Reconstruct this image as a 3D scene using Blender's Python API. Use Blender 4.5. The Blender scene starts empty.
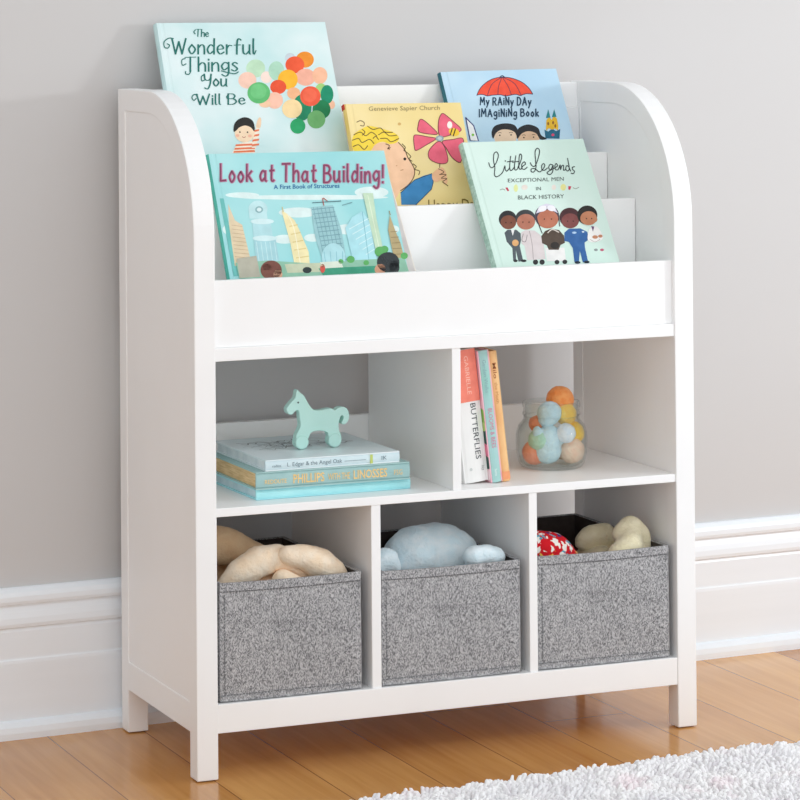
import bpy, bmesh, math, random
from mathutils import Vector, Matrix, geometry
from mathutils import noise as mnoise

random.seed(7)
SC = bpy.context.scene
COL = SC.collection

# ------------------------------------------------------------------ camera model
CAM = dict(x=-1.4885, y=-4.2993, z=1.1742, yaw=-0.3953, pitch=0.0136, roll=-0.0078,
           f=2981.986, cx=376.9148, cy=-32.5471)
def cam_axes():
    a, p, r_ = CAM['yaw'], CAM['pitch'], CAM['roll']
    r = Vector((math.cos(a), math.sin(a), 0)); fw = Vector((-math.sin(a), math.cos(a), 0)); up = Vector((0, 0, 1))
    f2 = fw * math.cos(p) + up * math.sin(p); u2 = up * math.cos(p) - fw * math.sin(p)
    return r * math.cos(r_) + u2 * math.sin(r_), u2 * math.cos(r_) - r * math.sin(r_), f2
RX, UX, FX = cam_axes()
CP = Vector((CAM['x'], CAM['y'], CAM['z']))
def ray(u, v):
    return FX + RX * ((u - CAM['cx']) / CAM['f']) - UX * ((v - CAM['cy']) / CAM['f'])
def on_plane(u, v, p0, n):
    d = ray(u, v); return CP + d * (((Vector(p0) - CP).dot(n)) / d.dot(n))
def at_y(u, v, y):
    return on_plane(u, v, (0, y, 0), Vector((0, 1, 0)))
def at_z(u, v, z):
    return on_plane(u, v, (0, 0, z), Vector((0, 0, 1)))

# ------------------------------------------------------------------ materials
def srgb(h):
    if isinstance(h, str):
        h = h.lstrip('#'); c = [int(h[i:i + 2], 16) / 255 for i in (0, 2, 4)]
    else:
        c = [x / 255 for x in h]
    return tuple((x / 12.92 if x <= .04045 else ((x + .055) / 1.055) ** 2.4) for x in c) + (1,)

def new_mat(name, rough=.5, spec=.5):
    m = bpy.data.materials.new(name); m.use_nodes = True
    nt = m.node_tree; b = nt.nodes['Principled BSDF']
    b.inputs['Roughness'].default_value = rough
    b.inputs['Specular IOR Level'].default_value = spec
    return m, nt, b

def N(nt, kind, **kw):
    n = nt.nodes.new(kind)
    for k, v in kw.items():
        if hasattr(n, k): setattr(n, k, v)
        else: n.inputs[k].default_value = v
    return n

def mottled(name, c1, c2, scale=20, rough=.5, bump=0, bump_scale=200, spec=.5, coords='Object', sheen=0, detail=3, stretch=None):
    m, nt, b = new_mat(name, rough, spec)
    tc = N(nt, 'ShaderNodeTexCoord'); src = tc.outputs[coords]
    if stretch:
        mp = N(nt, 'ShaderNodeMapping'); mp.inputs['Scale'].default_value = stretch
        nt.links.new(src, mp.inputs['Vector']); src = mp.outputs['Vector']
    no = N(nt, 'ShaderNodeTexNoise'); no.inputs['Scale'].default_value = scale; no.inputs['Detail'].default_value = detail
    nt.links.new(src, no.inputs['Vector'])
    rp = N(nt, 'ShaderNodeValToRGB'); rp.color_ramp.elements[0].color = srgb(c1); rp.color_ramp.elements[1].color = srgb(c2)
    rp.color_ramp.elements[0].position = .35; rp.color_ramp.elements[1].position = .65
    nt.links.new(no.outputs['Fac'], rp.inputs['Fac']); nt.links.new(rp.outputs['Color'], b.inputs['Base Color'])
    if bump:
        n2 = N(nt, 'ShaderNodeTexNoise'); n2.inputs['Scale'].default_value = bump_scale; n2.inputs['Detail'].default_value = 2
        nt.links.new(src, n2.inputs['Vector'])
        bp = N(nt, 'ShaderNodeBump'); bp.inputs['Strength'].default_value = bump; bp.inputs['Distance'].default_value = .002
        nt.links.new(n2.outputs['Fac'], bp.inputs['Height']); nt.links.new(bp.outputs['Normal'], b.inputs['Normal'])
    if sheen:
        b.inputs['Sheen Weight'].default_value = sheen; b.inputs['Sheen Roughness'].default_value = .4
    return m

_ink = {}
def ink(c):
    """printed colour: paper ink with a faint grain"""
    if c not in _ink:
        rgb = [int(c.lstrip('#')[i:i + 2], 16) for i in (0, 2, 4)]
        lo = tuple(max(0, x - 5) for x in rgb); hi = tuple(min(255, x + 5) for x in rgb)
        _ink[c] = mottled('ink_' + c.lstrip('#'), lo, hi, 60, .42, spec=.35)
    return _ink[c]

M = {}
M['paint'] = mottled('white_paint', (247, 247, 247), (250, 250, 250), 6, .38, .04, 90, spec=.4)
M['glide'] = mottled('glide_plastic', (150, 135, 120), (165, 150, 135), 30, .5)
M['wall'] = mottled('wall_paint', (204, 203, 203), (207, 206, 206), 3, .75, .05, 160, spec=.2, coords='Generated')
M['trim'] = mottled('trim_paint', (238, 243, 248), (241, 246, 251), 5, .35, .03, 60, coords='Generated')
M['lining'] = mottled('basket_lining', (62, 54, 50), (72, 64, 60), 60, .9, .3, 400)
M['pages'] = mottled('page_edges', (228, 222, 212), (246, 242, 234), 40, .8, .2, 60, stretch=(1, 1, 12))
M['pages_tan'] = mottled('old_page_edges', (214, 180, 128), (238, 208, 158), 30, .8, .2, 60, stretch=(1, 1, 14))
M['thread'] = mottled('dark_thread', (104, 106, 109), (120, 122, 125), 300, .9)

def fabric(name):
    m, nt, b = new_mat(name, .92, .15)
    tc = N(nt, 'ShaderNodeTexCoord')
    mp = N(nt, 'ShaderNodeMapping'); mp.inputs['Scale'].default_value = (800, 800, 620)
    nt.links.new(tc.outputs['Object'], mp.inputs['Vector'])
    # little diagonal threads: shear z by x so the weave runs as a herringbone
    sx = N(nt, 'ShaderNodeSeparateXYZ'); nt.links.new(mp.outputs['Vector'], sx.inputs[0])
    pp = N(nt, 'ShaderNodeMath', operation='PINGPONG'); pp.inputs[1].default_value = 6.0
    nt.links.new(sx.outputs[0], pp.inputs[0])
    ad = N(nt, 'ShaderNodeMath', operation='ADD'); nt.links.new(sx.outputs[2], ad.inputs[0]); nt.links.new(pp.outputs[0], ad.inputs[1])
    sn = N(nt, 'ShaderNodeMath', operation='SINE')
    mu = N(nt, 'ShaderNodeMath', operation='MULTIPLY'); mu.inputs[1].default_value = 2.6
    nt.links.new(ad.outputs[0], mu.inputs[0]); nt.links.new(mu.outputs[0], sn.inputs[0])
    fl = N(nt, 'ShaderNodeVectorMath', operation='FLOOR')
    cb = N(nt, 'ShaderNodeCombineXYZ')
    nt.links.new(sx.outputs[0], cb.inputs[0]); nt.links.new(sx.outputs[1], cb.inputs[1]); nt.links.new(ad.outputs[0], cb.inputs[2])
    nt.links.new(cb.outputs[0], fl.inputs[0])
    wn = N(nt, 'ShaderNodeTexWhiteNoise', noise_dimensions='3D'); nt.links.new(fl.outputs[0], wn.inputs['Vector'])
    big = N(nt, 'ShaderNodeTexNoise'); big.inputs['Scale'].default_value = 26; nt.links.new(tc.outputs['Object'], big.inputs['Vector'])
    a1 = N(nt, 'ShaderNodeMath', operation='MULTIPLY_ADD'); a1.inputs[1].default_value = .03; a1.inputs[2].default_value = -.01
    nt.links.new(sn.outputs[0], a1.inputs[0])
    a2 = N(nt, 'ShaderNodeMath', operation='MULTIPLY_ADD'); a2.inputs[1].default_value = .8
    nt.links.new(wn.outputs['Value'], a2.inputs[0]); nt.links.new(a1.outputs[0], a2.inputs[2])
    a3 = N(nt, 'ShaderNodeMath', operation='MULTIPLY_ADD'); a3.inputs[1].default_value = .22
    nt.links.new(big.outputs['Fac'], a3.inputs[0]); nt.links.new(a2.outputs[0], a3.inputs[2])
    rp = N(nt, 'ShaderNodeValToRGB')
    rp.color_ramp.elements[0].color = srgb((88, 89, 92)); rp.color_ramp.elements[0].position = .08
    rp.color_ramp.elements[1].color = srgb((204, 204, 206)); rp.color_ramp.elements[1].position = .9
    nt.links.new(a3.outputs[0], rp.inputs['Fac']); nt.links.new(rp.outputs['Color'], b.inputs['Base Color'])
    bp = N(nt, 'ShaderNodeBump'); bp.inputs['Strength'].default_value = .35; bp.inputs['Distance'].default_value = .0008
    nt.links.new(a3.outputs[0], bp.inputs['Height']); nt.links.new(bp.outputs['Normal'], b.inputs['Normal'])
    return m
M['fabric'] = fabric('grey_tweed')

def plush(name, c1, c2, scale=45):
    return mottled(name, c1, c2, scale, .95, .9, 260, spec=.1, sheen=.25)

def glass(name):
    m = bpy.data.materials.new(name); m.use_nodes = True; nt = m.node_tree
    for n in list(nt.nodes): nt.nodes.remove(n)
    out = N(nt, 'ShaderNodeOutputMaterial'); mix = N(nt, 'ShaderNodeMixShader')
    tr = N(nt, 'ShaderNodeBsdfTransparent'); tr.inputs['Color'].default_value = (.95, .965, .955, 1)
    gl = N(nt, 'ShaderNodeBsdfGlossy'); gl.inputs['Roughness'].default_value = .03
    lw = N(nt, 'ShaderNodeLayerWeight'); lw.inputs['Blend'].default_value = .5
    fr = N(nt, 'ShaderNodeMath', operation='POWER'); fr.inputs[1].default_value = 3.2
    fm = N(nt, 'ShaderNodeMath', operation='MULTIPLY_ADD'); fm.inputs[1].default_value = .85; fm.inputs[2].default_value = .03
    nt.links.new(lw.outputs['Facing'], fr.inputs[0]); nt.links.new(fr.outputs[0], fm.inputs[0])
    no = N(nt, 'ShaderNodeTexNoise'); no.inputs['Scale'].default_value = 12
    bp = N(nt, 'ShaderNodeBump'); bp.inputs['Strength'].default_value = .15; bp.inputs['Distance'].default_value = .002
    nt.links.new(no.outputs['Fac'], bp.inputs['Height']); nt.links.new(bp.outputs['Normal'], gl.inputs['Normal']); 
    nt.links.new(fm.outputs[0], mix.inputs[0]); nt.links.new(tr.outputs[0], mix.inputs[1]); nt.links.new(gl.outputs[0], mix.inputs[2])
    nt.links.new(mix.outputs[0], out.inputs[0])
    return m
M['glass'] = glass('jar_glass')

# ------------------------------------------------------------------ object helpers
def thing(name, label, cat, mat=None, loc=None, group=None):
    o = bpy.data.objects.new(name, None); COL.objects.link(o)
    o.empty_display_size = .05
    if mat is not None: o.matrix_world = mat
    elif loc is not None: o.location = loc
    o['label'] = label; o['category'] = cat
    if group: o['group'] = group
    return o

def root_matrix(root):
    m = Matrix.Identity(4); o = root; chain = []
    while o is not None: chain.append(o); o = o.parent
    for o in reversed(chain): m = m @ o.matrix_basis
    return m

def link_mesh(name, me, mats, parent=None, smooth=False, label=None):
    o = bpy.data.objects.new(name, me); COL.objects.link(o)
    for m in (mats if isinstance(mats, (list, tuple)) else [mats]): me.materials.append(m)
    if smooth:
        for p in me.polygons: p.use_smooth = True
    if parent is not None: o.parent = parent
    if label: o['label'] = label
    return o

def from_bm(name, bm, mats, parent=None, smooth=False, label=None, world=False):
    """world=True: verts are in world space and get moved into the parent's frame"""
    if world and parent is not None:
        bm.transform(root_matrix(parent).inverted())
    bmesh.ops.recalc_face_normals(bm, faces=bm.faces[:])
    me = bpy.data.meshes.new(name); bm.to_mesh(me); bm.free()
    return link_mesh(name, me, mats, parent, smooth, label)

def bevel_bm(bm, w, seg=2):
    if w > 0:
        bmesh.ops.bevel(bm, geom=bm.edges[:], offset=w, segments=seg, profile=.6, affect='EDGES')

def add_box(bm, x0, x1, y0, y1, z0, z1):
    vs = [bm.verts.new((x, y, z)) for x in (x0, x1) for y in (y0, y1) for z in (z0, z1)]
    for f in ((0, 1, 3, 2), (4, 6, 7, 5), (0, 4, 5, 1), (2, 3, 7, 6), (0, 2, 6, 4), (1, 5, 7, 3)):
        bm.faces.new([vs[i] for i in f])

def box(name, x0, x1, y0, y1, z0, z1, mat, parent=None, bevel=.0012, world=True, label=None):
    bm = bmesh.new(); add_box(bm, x0, x1, y0, y1, z0, z1); bmesh.ops.recalc_face_normals(bm, faces=bm.faces[:])
    bevel_bm(bm, bevel)
    return from_bm(name, bm, mat, parent, False, label, world)

def add_prism(bm, pts, axis, a, b):
    """polygon of 2-D pts extruded along axis from a to b; concave polygons are fine"""
    def mk(p, t):
        return {'x': (t, p[0], p[1]), 'y': (p[0], t, p[1]), 'z': (p[0], p[1], t)}[axis]
    n = len(pts)
    A = [bm.verts.new(mk(p, a)) for p in pts]; B = [bm.verts.new(mk(p, b)) for p in pts]
    bm.faces.new(A); bm.faces.new(B[::-1])
    for i in range(n):
        j = (i + 1) % n; bm.faces.new((A[i], A[j], B[j], B[i]))

def add_lathe(bm, prof, c, seg=40):
    rings = []
    for r, z in prof:
        if r < 1e-6: rings.append([bm.verts.new((c[0], c[1], c[2] + z))])
        else: rings.append([bm.verts.new((c[0] + r * math.cos(2 * math.pi * k / seg), c[1] + r * math.sin(2 * math.pi * k / seg), c[2] + z)) for k in range(seg)])
    for a, b in zip(rings, rings[1:]):
        if len(a) == 1 and len(b) == 1: continue
        for k in range(seg):
            j = (k + 1) % seg
            if len(a) == 1: bm.faces.new((a[0], b[j], b[k]))
            elif len(b) == 1: bm.faces.new((a[k], a[j], b[0]))
            else: bm.faces.new((a[k], a[j], b[j], b[k]))

def catmull(pts, n=6, closed=False):
    if len(pts) < 3 and not closed: return [tuple(p) for p in pts]
    out = []; m = len(pts)
    rng = range(m) if closed else range(m - 1)
    for i in rng:
        if closed: p0, p1, p2, p3 = pts[i - 1], pts[i], pts[(i + 1) % m], pts[(i + 2) % m]
        else: p0, p1, p2, p3 = pts[max(i - 1, 0)], pts[i], pts[i + 1], pts[min(i + 2, m - 1)]
        for k in range(n):
            t = k / n
            out.append(tuple(.5 * (2 * b + (c - a) * t + (2 * a - 5 * b + 4 * c - d) * t * t + (3 * b - a - 3 * c + d) * t ** 3)
                             for a, b, c, d in zip(p0, p1, p2, p3)))
    if not closed: out.append(tuple(pts[-1]))
    return out

def blob(name, spheres, mat, parent, voxel=.004, rough=.0015, rscale=60, seed=0, label=None, smooth_it=4, lim=None):
    """one continuous soft body grown from overlapping ellipsoids (world space: centre, radii)"""
    bm = bmesh.new()
    for c, r in spheres:
        if not isinstance(r, (tuple, list)): r = (r, r, r)
        mt = Matrix.Translation(c) @ Matrix.Diagonal((r[0], r[1], r[2], 1))
        bmesh.ops.create_icosphere(bm, subdivisions=3, radius=1, matrix=mt)
    me = bpy.data.meshes.new('tmp'); bm.to_mesh(me); bm.free()
    o = bpy.data.objects.new('tmp', me); COL.objects.link(o)
    rm = o.modifiers.new('r', 'REMESH'); rm.mode = 'VOXEL'; rm.voxel_size = voxel
    sm = o.modifiers.new('s', 'SMOOTH'); sm.iterations = smooth_it; sm.factor = .5
    dg = bpy.context.evaluated_depsgraph_get(); dg.update()
    me2 = bpy.data.meshes.new_from_object(o.evaluated_get(dg))
    bpy.data.objects.remove(o); bpy.data.meshes.remove(me)
    bm = bmesh.new(); bm.from_mesh(me2); bpy.data.meshes.remove(me2)
    bm.normal_update()
    off = Vector((seed * 3.1, seed * 1.7, seed))
    for v in bm.verts:
        d = mnoise.noise(v.co * rscale + off) + .6 * mnoise.noise(v.co * rscale * 3 + off)
        v.co += v.normal * d * rough
        if lim:
            v.co.x = min(max(v.co.x, lim[0]), lim[1]); v.co.y = min(max(v.co.y, .0150), .339); v.co.z = max(v.co.z, ZF)
    return from_bm(name, bm, mat, parent, True, label, True)

# ------------------------------------------------------------------ stroke lettering
GL = {
 'A': (.6, [[(0, 0), (.3, 1)], [(.3, 1), (.6, 0)], [(.12, .36), (.48, .36)]]),
 'B': (.52, [[(0, 0), (0, 1)], [(0, 1), (.3, .98), (.44, .78), (.3, .55), (0, .53)], [(0, .53), (.35, .52), (.53, .27), (.35, .02), (0, 0)]]),
 'D': (.55, [[(0, 0), (0, 1)], [(0, 1), (.35, .92), (.55, .5), (.35, .06), (0, 0)]]),
 'H': (.5, [[(0, 0), (0, 1)], [(.5, 0), (.5, 1)], [(0, .52), (.5, .52)]]),
 'I': (.06, [[(.03, 0), (.03, 1)]]),
 'L': (.42, [[(0, 1), (.02, 0)], [(.02, 0), (.42, .03)]]),
 'M': (.66, [[(0, 0), (.06, 1)], [(.06, 1), (.33, .35)], [(.33, .35), (.6, 1)], [(.6, 1), (.66, 0)]]),
 'N': (.46, [[(0, 0), (0, 1)], [(0, 1), (.46, 0)], [(.46, 0), (.46, 1)]]),
 'R': (.5, [[(0, 0), (0, 1)], [(0, 1), (.35, .96), (.45, .75), (.3, .52), (0, .5)], [(.2, .5), (.5, 0)]]),
 'T': (.62, [[(0, .98), (.62, 1)], [(.31, 1), (.3, 0)]]),
 'W': (.85, [[(0, 1), (.22, 0)], [(.22, 0), (.42, .8)], [(.42, .8), (.62, 0)], [(.62, 0), (.85, 1)]]),
 'Y': (.52, [[(0, 1), (.06, .6), (.25, .48), (.46, .62), (.52, 1)], [(.52, 1), (.46, .25), (.28, -.22), (.04, -.15)]]),
 'a': (.5, [[(.4, .52), (.2, .6), (.02, .3), (.15, .02), (.38, .2)], [(.41, .6), (.41, .1), (.5, 0)]]),
 'b': (.42, [[(0, 1), (0, 0)], [(0, .4), (.2, .6), (.42, .3), (.2, 0), (0, .1)]]),
 'c': (.38, [[(.38, .5), (.2, .6), (.02, .3), (.2, 0), (.38, .1)]]),
 'd': (.44, [[(.4, .5), (.2, .6), (.02, .3), (.15, .02), (.4, .2)], [(.43, 1), (.42, 0)]]),
 'e': (.42, [[(.03, .3), (.38, .36), (.24, .6), (.05, .45), (.04, .18), (.2, 0), (.42, .12)]]),
 'f': (.36, [[(.4, .92), (.26, 1), (.17, .8), (.15, 0)], [(0, .58), (.35, .6)]]),
 'g': (.44, [[(.4, .52), (.2, .6), (.02, .35), (.15, .08), (.4, .25)], [(.43, .6), (.42, -.15), (.25, -.36), (.03, -.25)]]),
 'h': (.4, [[(0, 1), (0, 0)], [(0, .38), (.2, .6), (.38, .48), (.4, 0)]]),
 'i': (.06, [[(.03, .6), (.03, 0)], [(.02, .84), (.04, .78)]]),
 'k': (.4, [[(0, 1), (0, 0)], [(.36, .6), (0, .24)], [(.12, .33), (.4, 0)]]),
 'l': (.08, [[(0, 1), (0, .12), (.08, 0)]]),
 'n': (.38, [[(0, .6), (0, 0)], [(0, .38), (.2, .6), (.36, .48), (.38, 0)]]),
 'o': (.42, [[(.2, .6), (.02, .3), (.2, 0), (.41, .3), (.2, .6)]]),
 'p': (.42, [[(0, .6), (0, -.35)], [(0, .42), (.2, .6), (.42, .3), (.2, 0), (0, .12)]]),
 'r': (.3, [[(0, .6), (0, 0)], [(0, .36), (.14, .56), (.3, .55)]]),
 's': (.34, [[(.33, .52), (.18, .6), (.05, .47), (.2, .32), (.33, .15), (.18, 0), (0, .08)]]),
 't': (.33, [[(.15, .92), (.13, .12), (.24, 0), (.33, .06)], [(0, .6), (.32, .63)]]),
 'u': (.46, [[(0, .6), (.02, .12), (.18, 0), (.38, .2)], [(.4, .6), (.4, .08), (.46, 0)]]),
 'y': (.42, [[(0, .6), (.2, .05)], [(.42, .6), (.2, 0), (.05, -.35)]]),
 '!': (.06, [[(.03, 1), (.03, .3)], [(.03, .07), (.03, 0)]]),
}

class Art:
    """flat print on a plane: tf maps drawing coordinates to the plane's local (x, y)"""
    def __init__(self, tf, z0, step=.000016, yup=False):
        self.yup = yup; self.tf = tf; self.z0 = z0; self.step = step; self.layer = 0
        self.bm = bmesh.new(); self.mats = []
    def mi(self, c):
        m = ink(c)
        if m not in self.mats: self.mats.append(m)
        return self.mats.index(m)
    def tris(self, pts2, tri, c):
        self.layer += 1; z = self.z0 + self.step * min(self.layer, 90)
        k = self.mi(c); vs = [self.bm.verts.new((p[0], p[1], z)) for p in pts2]
        for t in tri:
            if len(set(t)) == 3:
                try:
                    f = self.bm.faces.new([vs[i] for i in t]); f.material_index = k
                except ValueError: pass
    def poly(self, pts, c, smooth=False):
        if smooth: pts = catmull(pts, 5, True)
        P = [self.tf(*p) for p in pts]
        tri = geometry.tessellate_polygon([[Vector((x, y, 0)) for x, y in P]])
        self.tris(P, tri, c)
    def ell(self, cx, cy, rx, ry, c, rot=0, a0=0, a1=360):
        n = 28; full = (a1 - a0) >= 360; pts = []
        cr, sr = math.cos(math.radians(rot)), math.sin(math.radians(rot))
        for i in range(n + (0 if full else 1)):
            t = math.radians(a0 + (a1 - a0) * i / n); x, y = rx * math.cos(t), ry * math.sin(t)
            pts.append((cx + x * cr - y * sr, cy + x * sr + y * cr))
        self.poly(pts, c)
    def stroke(self, pts, w, c, smooth=True, contrast=0., bump_layer=True):
        if smooth and len(pts) > 2: pts = catmull(pts, 6)
        P = [Vector(p) for p in pts]
        Q = [P[0]]
        for p in P[1:]:
            if (p - Q[-1]).length > 1e-4: Q.append(p)
        if len(Q) < 2: return
        if not bump_layer: self.layer -= 1
        self.layer += 1; z = self.z0 + self.step * min(self.layer, 90); k = self.mi(c)
        L = []; R = []
        for i, p in enumerate(Q):
            d = (Q[min(i + 1, len(Q) - 1)] - Q[max(i - 1, 0)])
            if d.length < 1e-9: d = Vector((1, 0))
            d.normalize(); nn = Vector((-d.y, d.x))
            ww = w * (1 - contrast + contrast * abs(d.y)) / 2
            e = p.copy()
            if i == 0: e = p - d * w * .3
            if i == len(Q) - 1: e = p + d * w * .3
            L.append(self.tf(*(e + nn * ww))); R.append(self.tf(*(e - nn * ww)))
        vl = [self.bm.verts.new((a, b, z)) for a, b in L]; vr = [self.bm.verts.new((a, b, z)) for a, b in R]
        for i in range(len(Q) - 1):
            f = self.bm.faces.new((vl[i], vl[i + 1], vr[i + 1], vr[i])); f.material_index = k
    def write(self, s, p0, p1, h, w, c, gap=.17, space=.34, contrast=0., slant=0., jitter=0., xh=1.0):
        """stroke lettering from baseline start p0 to baseline end p1, cap height h"""
        tot = 0; lay = []
        for ch in s:
            if ch == ' ': tot += space; continue
            wd, st = GL[ch]; lay.append((tot, st)); tot += wd + gap
        tot -= gap
        ex = (Vector(p1) - Vector(p0)) / tot; perp = Vector((ex.y, -ex.x)).normalized()
        if self.yup: perp = -perp
        rnd = random.Random(len(s)); base = self.layer
        for off, st in lay:
            dj = rnd.uniform(-jitter, jitter); sj = 1 + rnd.uniform(-jitter, jitter)
            for q in st:
                pts = [tuple(Vector(p0) + ex * (off + x + slant * y) + perp * ((y * sj + dj) * h)) for x, y in q]
                self.stroke(pts, w, c, True, contrast)
        self.layer = min(self.layer, base + 3)
    def text(self, s, p0, p1, h, c, bold=0.):
        """plain printed letters fitted between p0 and p1 on the baseline, cap height h"""
        cu = bpy.data.curves.new('t', 'FONT'); cu.body = s; cu.size = 1; cu.resolution_u = 2; cu.offset = bold
        o = bpy.data.objects.new('t', cu); COL.objects.link(o)
        dg = bpy.context.evaluated_depsgraph_get(); dg.update()
        me = bpy.data.meshes.new_from_object(o.evaluated_get(dg))
        bpy.data.objects.remove(o); bpy.data.curves.remove(cu)
        xs = [v.co.x for v in me.vertices]
        if not xs: return
        x0, x1 = min(xs), max(xs); p0 = Vector(p0); p1 = Vector(p1)
        ex = (p1 - p0) / (x1 - x0); perp = Vector((ex.y, -ex.x)).normalized()
        if self.yup: perp = -perp
        P = [self.tf(*(p0 + ex * (v.co.x - x0) + perp * (v.co.y / .69 * h))) for v in me.vertices]
        tri = []
        me.calc_loop_triangles()
        for t in me.loop_triangles: tri.append(tuple(t.vertices))
        self.tris(P, tri, c); bpy.data.meshes.remove(me)
    def done(self, name, parent, label=None):
        for f in self.bm.faces: f.smooth = False
        self.bm.normal_update()
        for f in self.bm.faces:
            if f.normal.z < 0: f.normal_flip()
        me = bpy.data.meshes.new(name); self.bm.to_mesh(me); self.bm.free()
        return link_mesh(name, me, self.mats, parent, False, label)

# ------------------------------------------------------------------ setting
WS = .0434                                    # the wall runs 2.5 degrees off the bookcase
def wy(x): return .4126 + WS * x
def structure(o): o['kind'] = 'structure'; return o

def floor_material():
    m, nt, b = new_mat('oak_planks', .16, .38)
    tc = N(nt, 'ShaderNodeTexCoord'); sp = N(nt, 'ShaderNodeSeparateXYZ'); nt.links.new(tc.outputs['Object'], sp.inputs[0])
    def math_(op, a, bb=None, c=None):
        n = N(nt, 'ShaderNodeMath', operation=op)
        for i, v in enumerate((a, bb, c)):
            if v is None: continue
            if isinstance(v, (int, float)): n.inputs[i].default_value = v
            else: nt.links.new(v, n.inputs[i])
        return n.outputs[0]
    u = math_('MULTIPLY_ADD', sp.outputs[0], 1 / .154, -.6445 / .154)
    idx = math_('FLOOR', u); fr = math_('FRACT', u)
    w1 = N(nt, 'ShaderNodeTexWhiteNoise', noise_dimensions='1D'); nt.links.new(idx, w1.inputs['W'])
    v = math_('ADD', math_('MULTIPLY', sp.outputs[1], 1 / 1.5), math_('MULTIPLY', w1.outputs['Value'], 5.0))
    vi = math_('FLOOR', v); vf = math_('FRACT', v)
    cb = N(nt, 'ShaderNodeCombineXYZ'); nt.links.new(idx, cb.inputs[0]); nt.links.new(vi, cb.inputs[1])
    w2 = N(nt, 'ShaderNodeTexWhiteNoise', noise_dimensions='3D'); nt.links.new(cb.outputs[0], w2.inputs['Vector'])
    # grain
    mp = N(nt, 'ShaderNodeMapping'); mp.inputs['Scale'].default_value = (60, 3.0, 1)
    off = N(nt, 'ShaderNodeVectorMath', operation='MULTIPLY_ADD'); off.inputs[1].default_value = (1, 1, 1)
    sc = N(nt, 'ShaderNodeVectorMath', operation='SCALE'); sc.inputs['Scale'].default_value = 7.0
    nt.links.new(cb.outputs[0], sc.inputs[0])
    nt.links.new(tc.outputs['Object'], mp.inputs['Vector'])
    nt.links.new(mp.outputs['Vector'], off.inputs[0]); nt.links.new(sc.outputs[0], off.inputs[2])
    g = N(nt, 'ShaderNodeTexNoise'); g.inputs['Scale'].default_value = 1.0; g.inputs['Detail'].default_value = 5; g.inputs['Distortion'].default_value = .6
    nt.links.new(off.outputs[0], g.inputs['Vector'])
    mp2 = N(nt, 'ShaderNodeMapping'); mp2.inputs['Scale'].default_value = (9, 1.2, 1); nt.links.new(tc.outputs['Object'], mp2.inputs['Vector'])
    off2 = N(nt, 'ShaderNodeVectorMath', operation='ADD'); nt.links.new(mp2.outputs[0], off2.inputs[0]); nt.links.new(sc.outputs[0], off2.inputs[1])
    g2 = N(nt, 'ShaderNodeTexNoise'); g2.inputs['Scale'].default_value = 1.0; g2.inputs['Detail'].default_value = 3; nt.links.new(off2.outputs[0], g2.inputs['Vector'])
    val = math_('ADD', math_('MULTIPLY', g.outputs['Fac'], .4), math_('ADD', math_('MULTIPLY', g2.outputs['Fac'], .35), math_('MULTIPLY', w2.outputs['Value'], .3)))
    rp = N(nt, 'ShaderNodeValToRGB')
    rp.color_ramp.elements[0].position = .25; rp.color_ramp.elements[0].color = srgb((174, 112, 52))
    rp.color_ramp.elements[1].position = .8; rp.color_ramp.elements[1].color = srgb((226, 172, 104))
    nt.links.new(val, rp.inputs['Fac'])
    # seams: a dark narrow gap along the boards and at their ends
    e1 = math_('LESS_THAN', math_('ABSOLUTE', math_('SUBTRACT', fr, .5)), .5 - .0062)
    e2 = math_('LESS_THAN', math_('ABSOLUTE', math_('SUBTRACT', vf, .5)), .5 - .0009)
    e = math_('MULTIPLY', e1, e2)
    mx = N(nt, 'ShaderNodeMix', data_type='RGBA'); mx.inputs[6].default_value = srgb((128, 84, 52))
    nt.links.new(e, mx.inputs[0]); nt.links.new(rp.outputs['Color'], mx.inputs[7]); nt.links.new(mx.outputs[2], b.inputs['Base Color'])
    rr = math_('MULTIPLY_ADD', g2.outputs['Fac'], .16, .1); nt.links.new(rr, b.inputs['Roughness'])
    bp = N(nt, 'ShaderNodeBump'); bp.inputs['Strength'].default_value = .25; bp.inputs['Distance'].default_value = .0015
    hh = math_('ADD', e, math_('MULTIPLY', g.outputs['Fac'], .06)); nt.links.new(hh, bp.inputs['Height']); nt.links.new(bp.outputs['Normal'], b.inputs['Normal'])
    return m

bm = bmesh.new(); add_box(bm, -3.2, 4.2, -3.6, .95, -.04, 0)
structure(from_bm('floor', bm, floor_material()))

bm = bmesh.new()
xa, xb = -3.2, 4.2
add_prism(bm, [(xa, wy(xa)), (xb, wy(xb)), (xb, wy(xb) + .1), (xa, wy(xa) + .1)], 'z', 0, 2.6)
structure(from_bm('wall_back', bm, M['wall']))

prof = [(0, 0), (.030, 0), (.0302, .010), (.0285, .019), (.022, .0255), (.0152, .028), (.0152, .119), (.0146, .1240), (.0133, .126), (.013, .128),
        (.013, .170), (.0115, .1735), (.0115, .1755), (.0165, .1775), (.0178, .183), (.0172, .192), (.0150, .201), (.0115, .2095), (.0115, .2125),
        (.0170, .2145), (.0185, .2195), (.0182, .227), (.0150, .2335), (.0085, .2385), (.005, .240), (0, .240)]
bm = bmesh.new(); ringA = []; ringB = []
for d, z in prof:
    ringA.append(bm.verts.new((xa, wy(xa) - d, z))); ringB.append(bm.verts.new((xb, wy(xb) - d, z)))
for i in range(len(prof)):
    j = (i + 1) % len(prof); bm.faces.new((ringA[i], ringA[j], ringB[j], ringB[i]))
bm.faces.new(ringA); bm.faces.new(ringB)
structure(from_bm('baseboard_back', bm, M['trim']))

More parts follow.
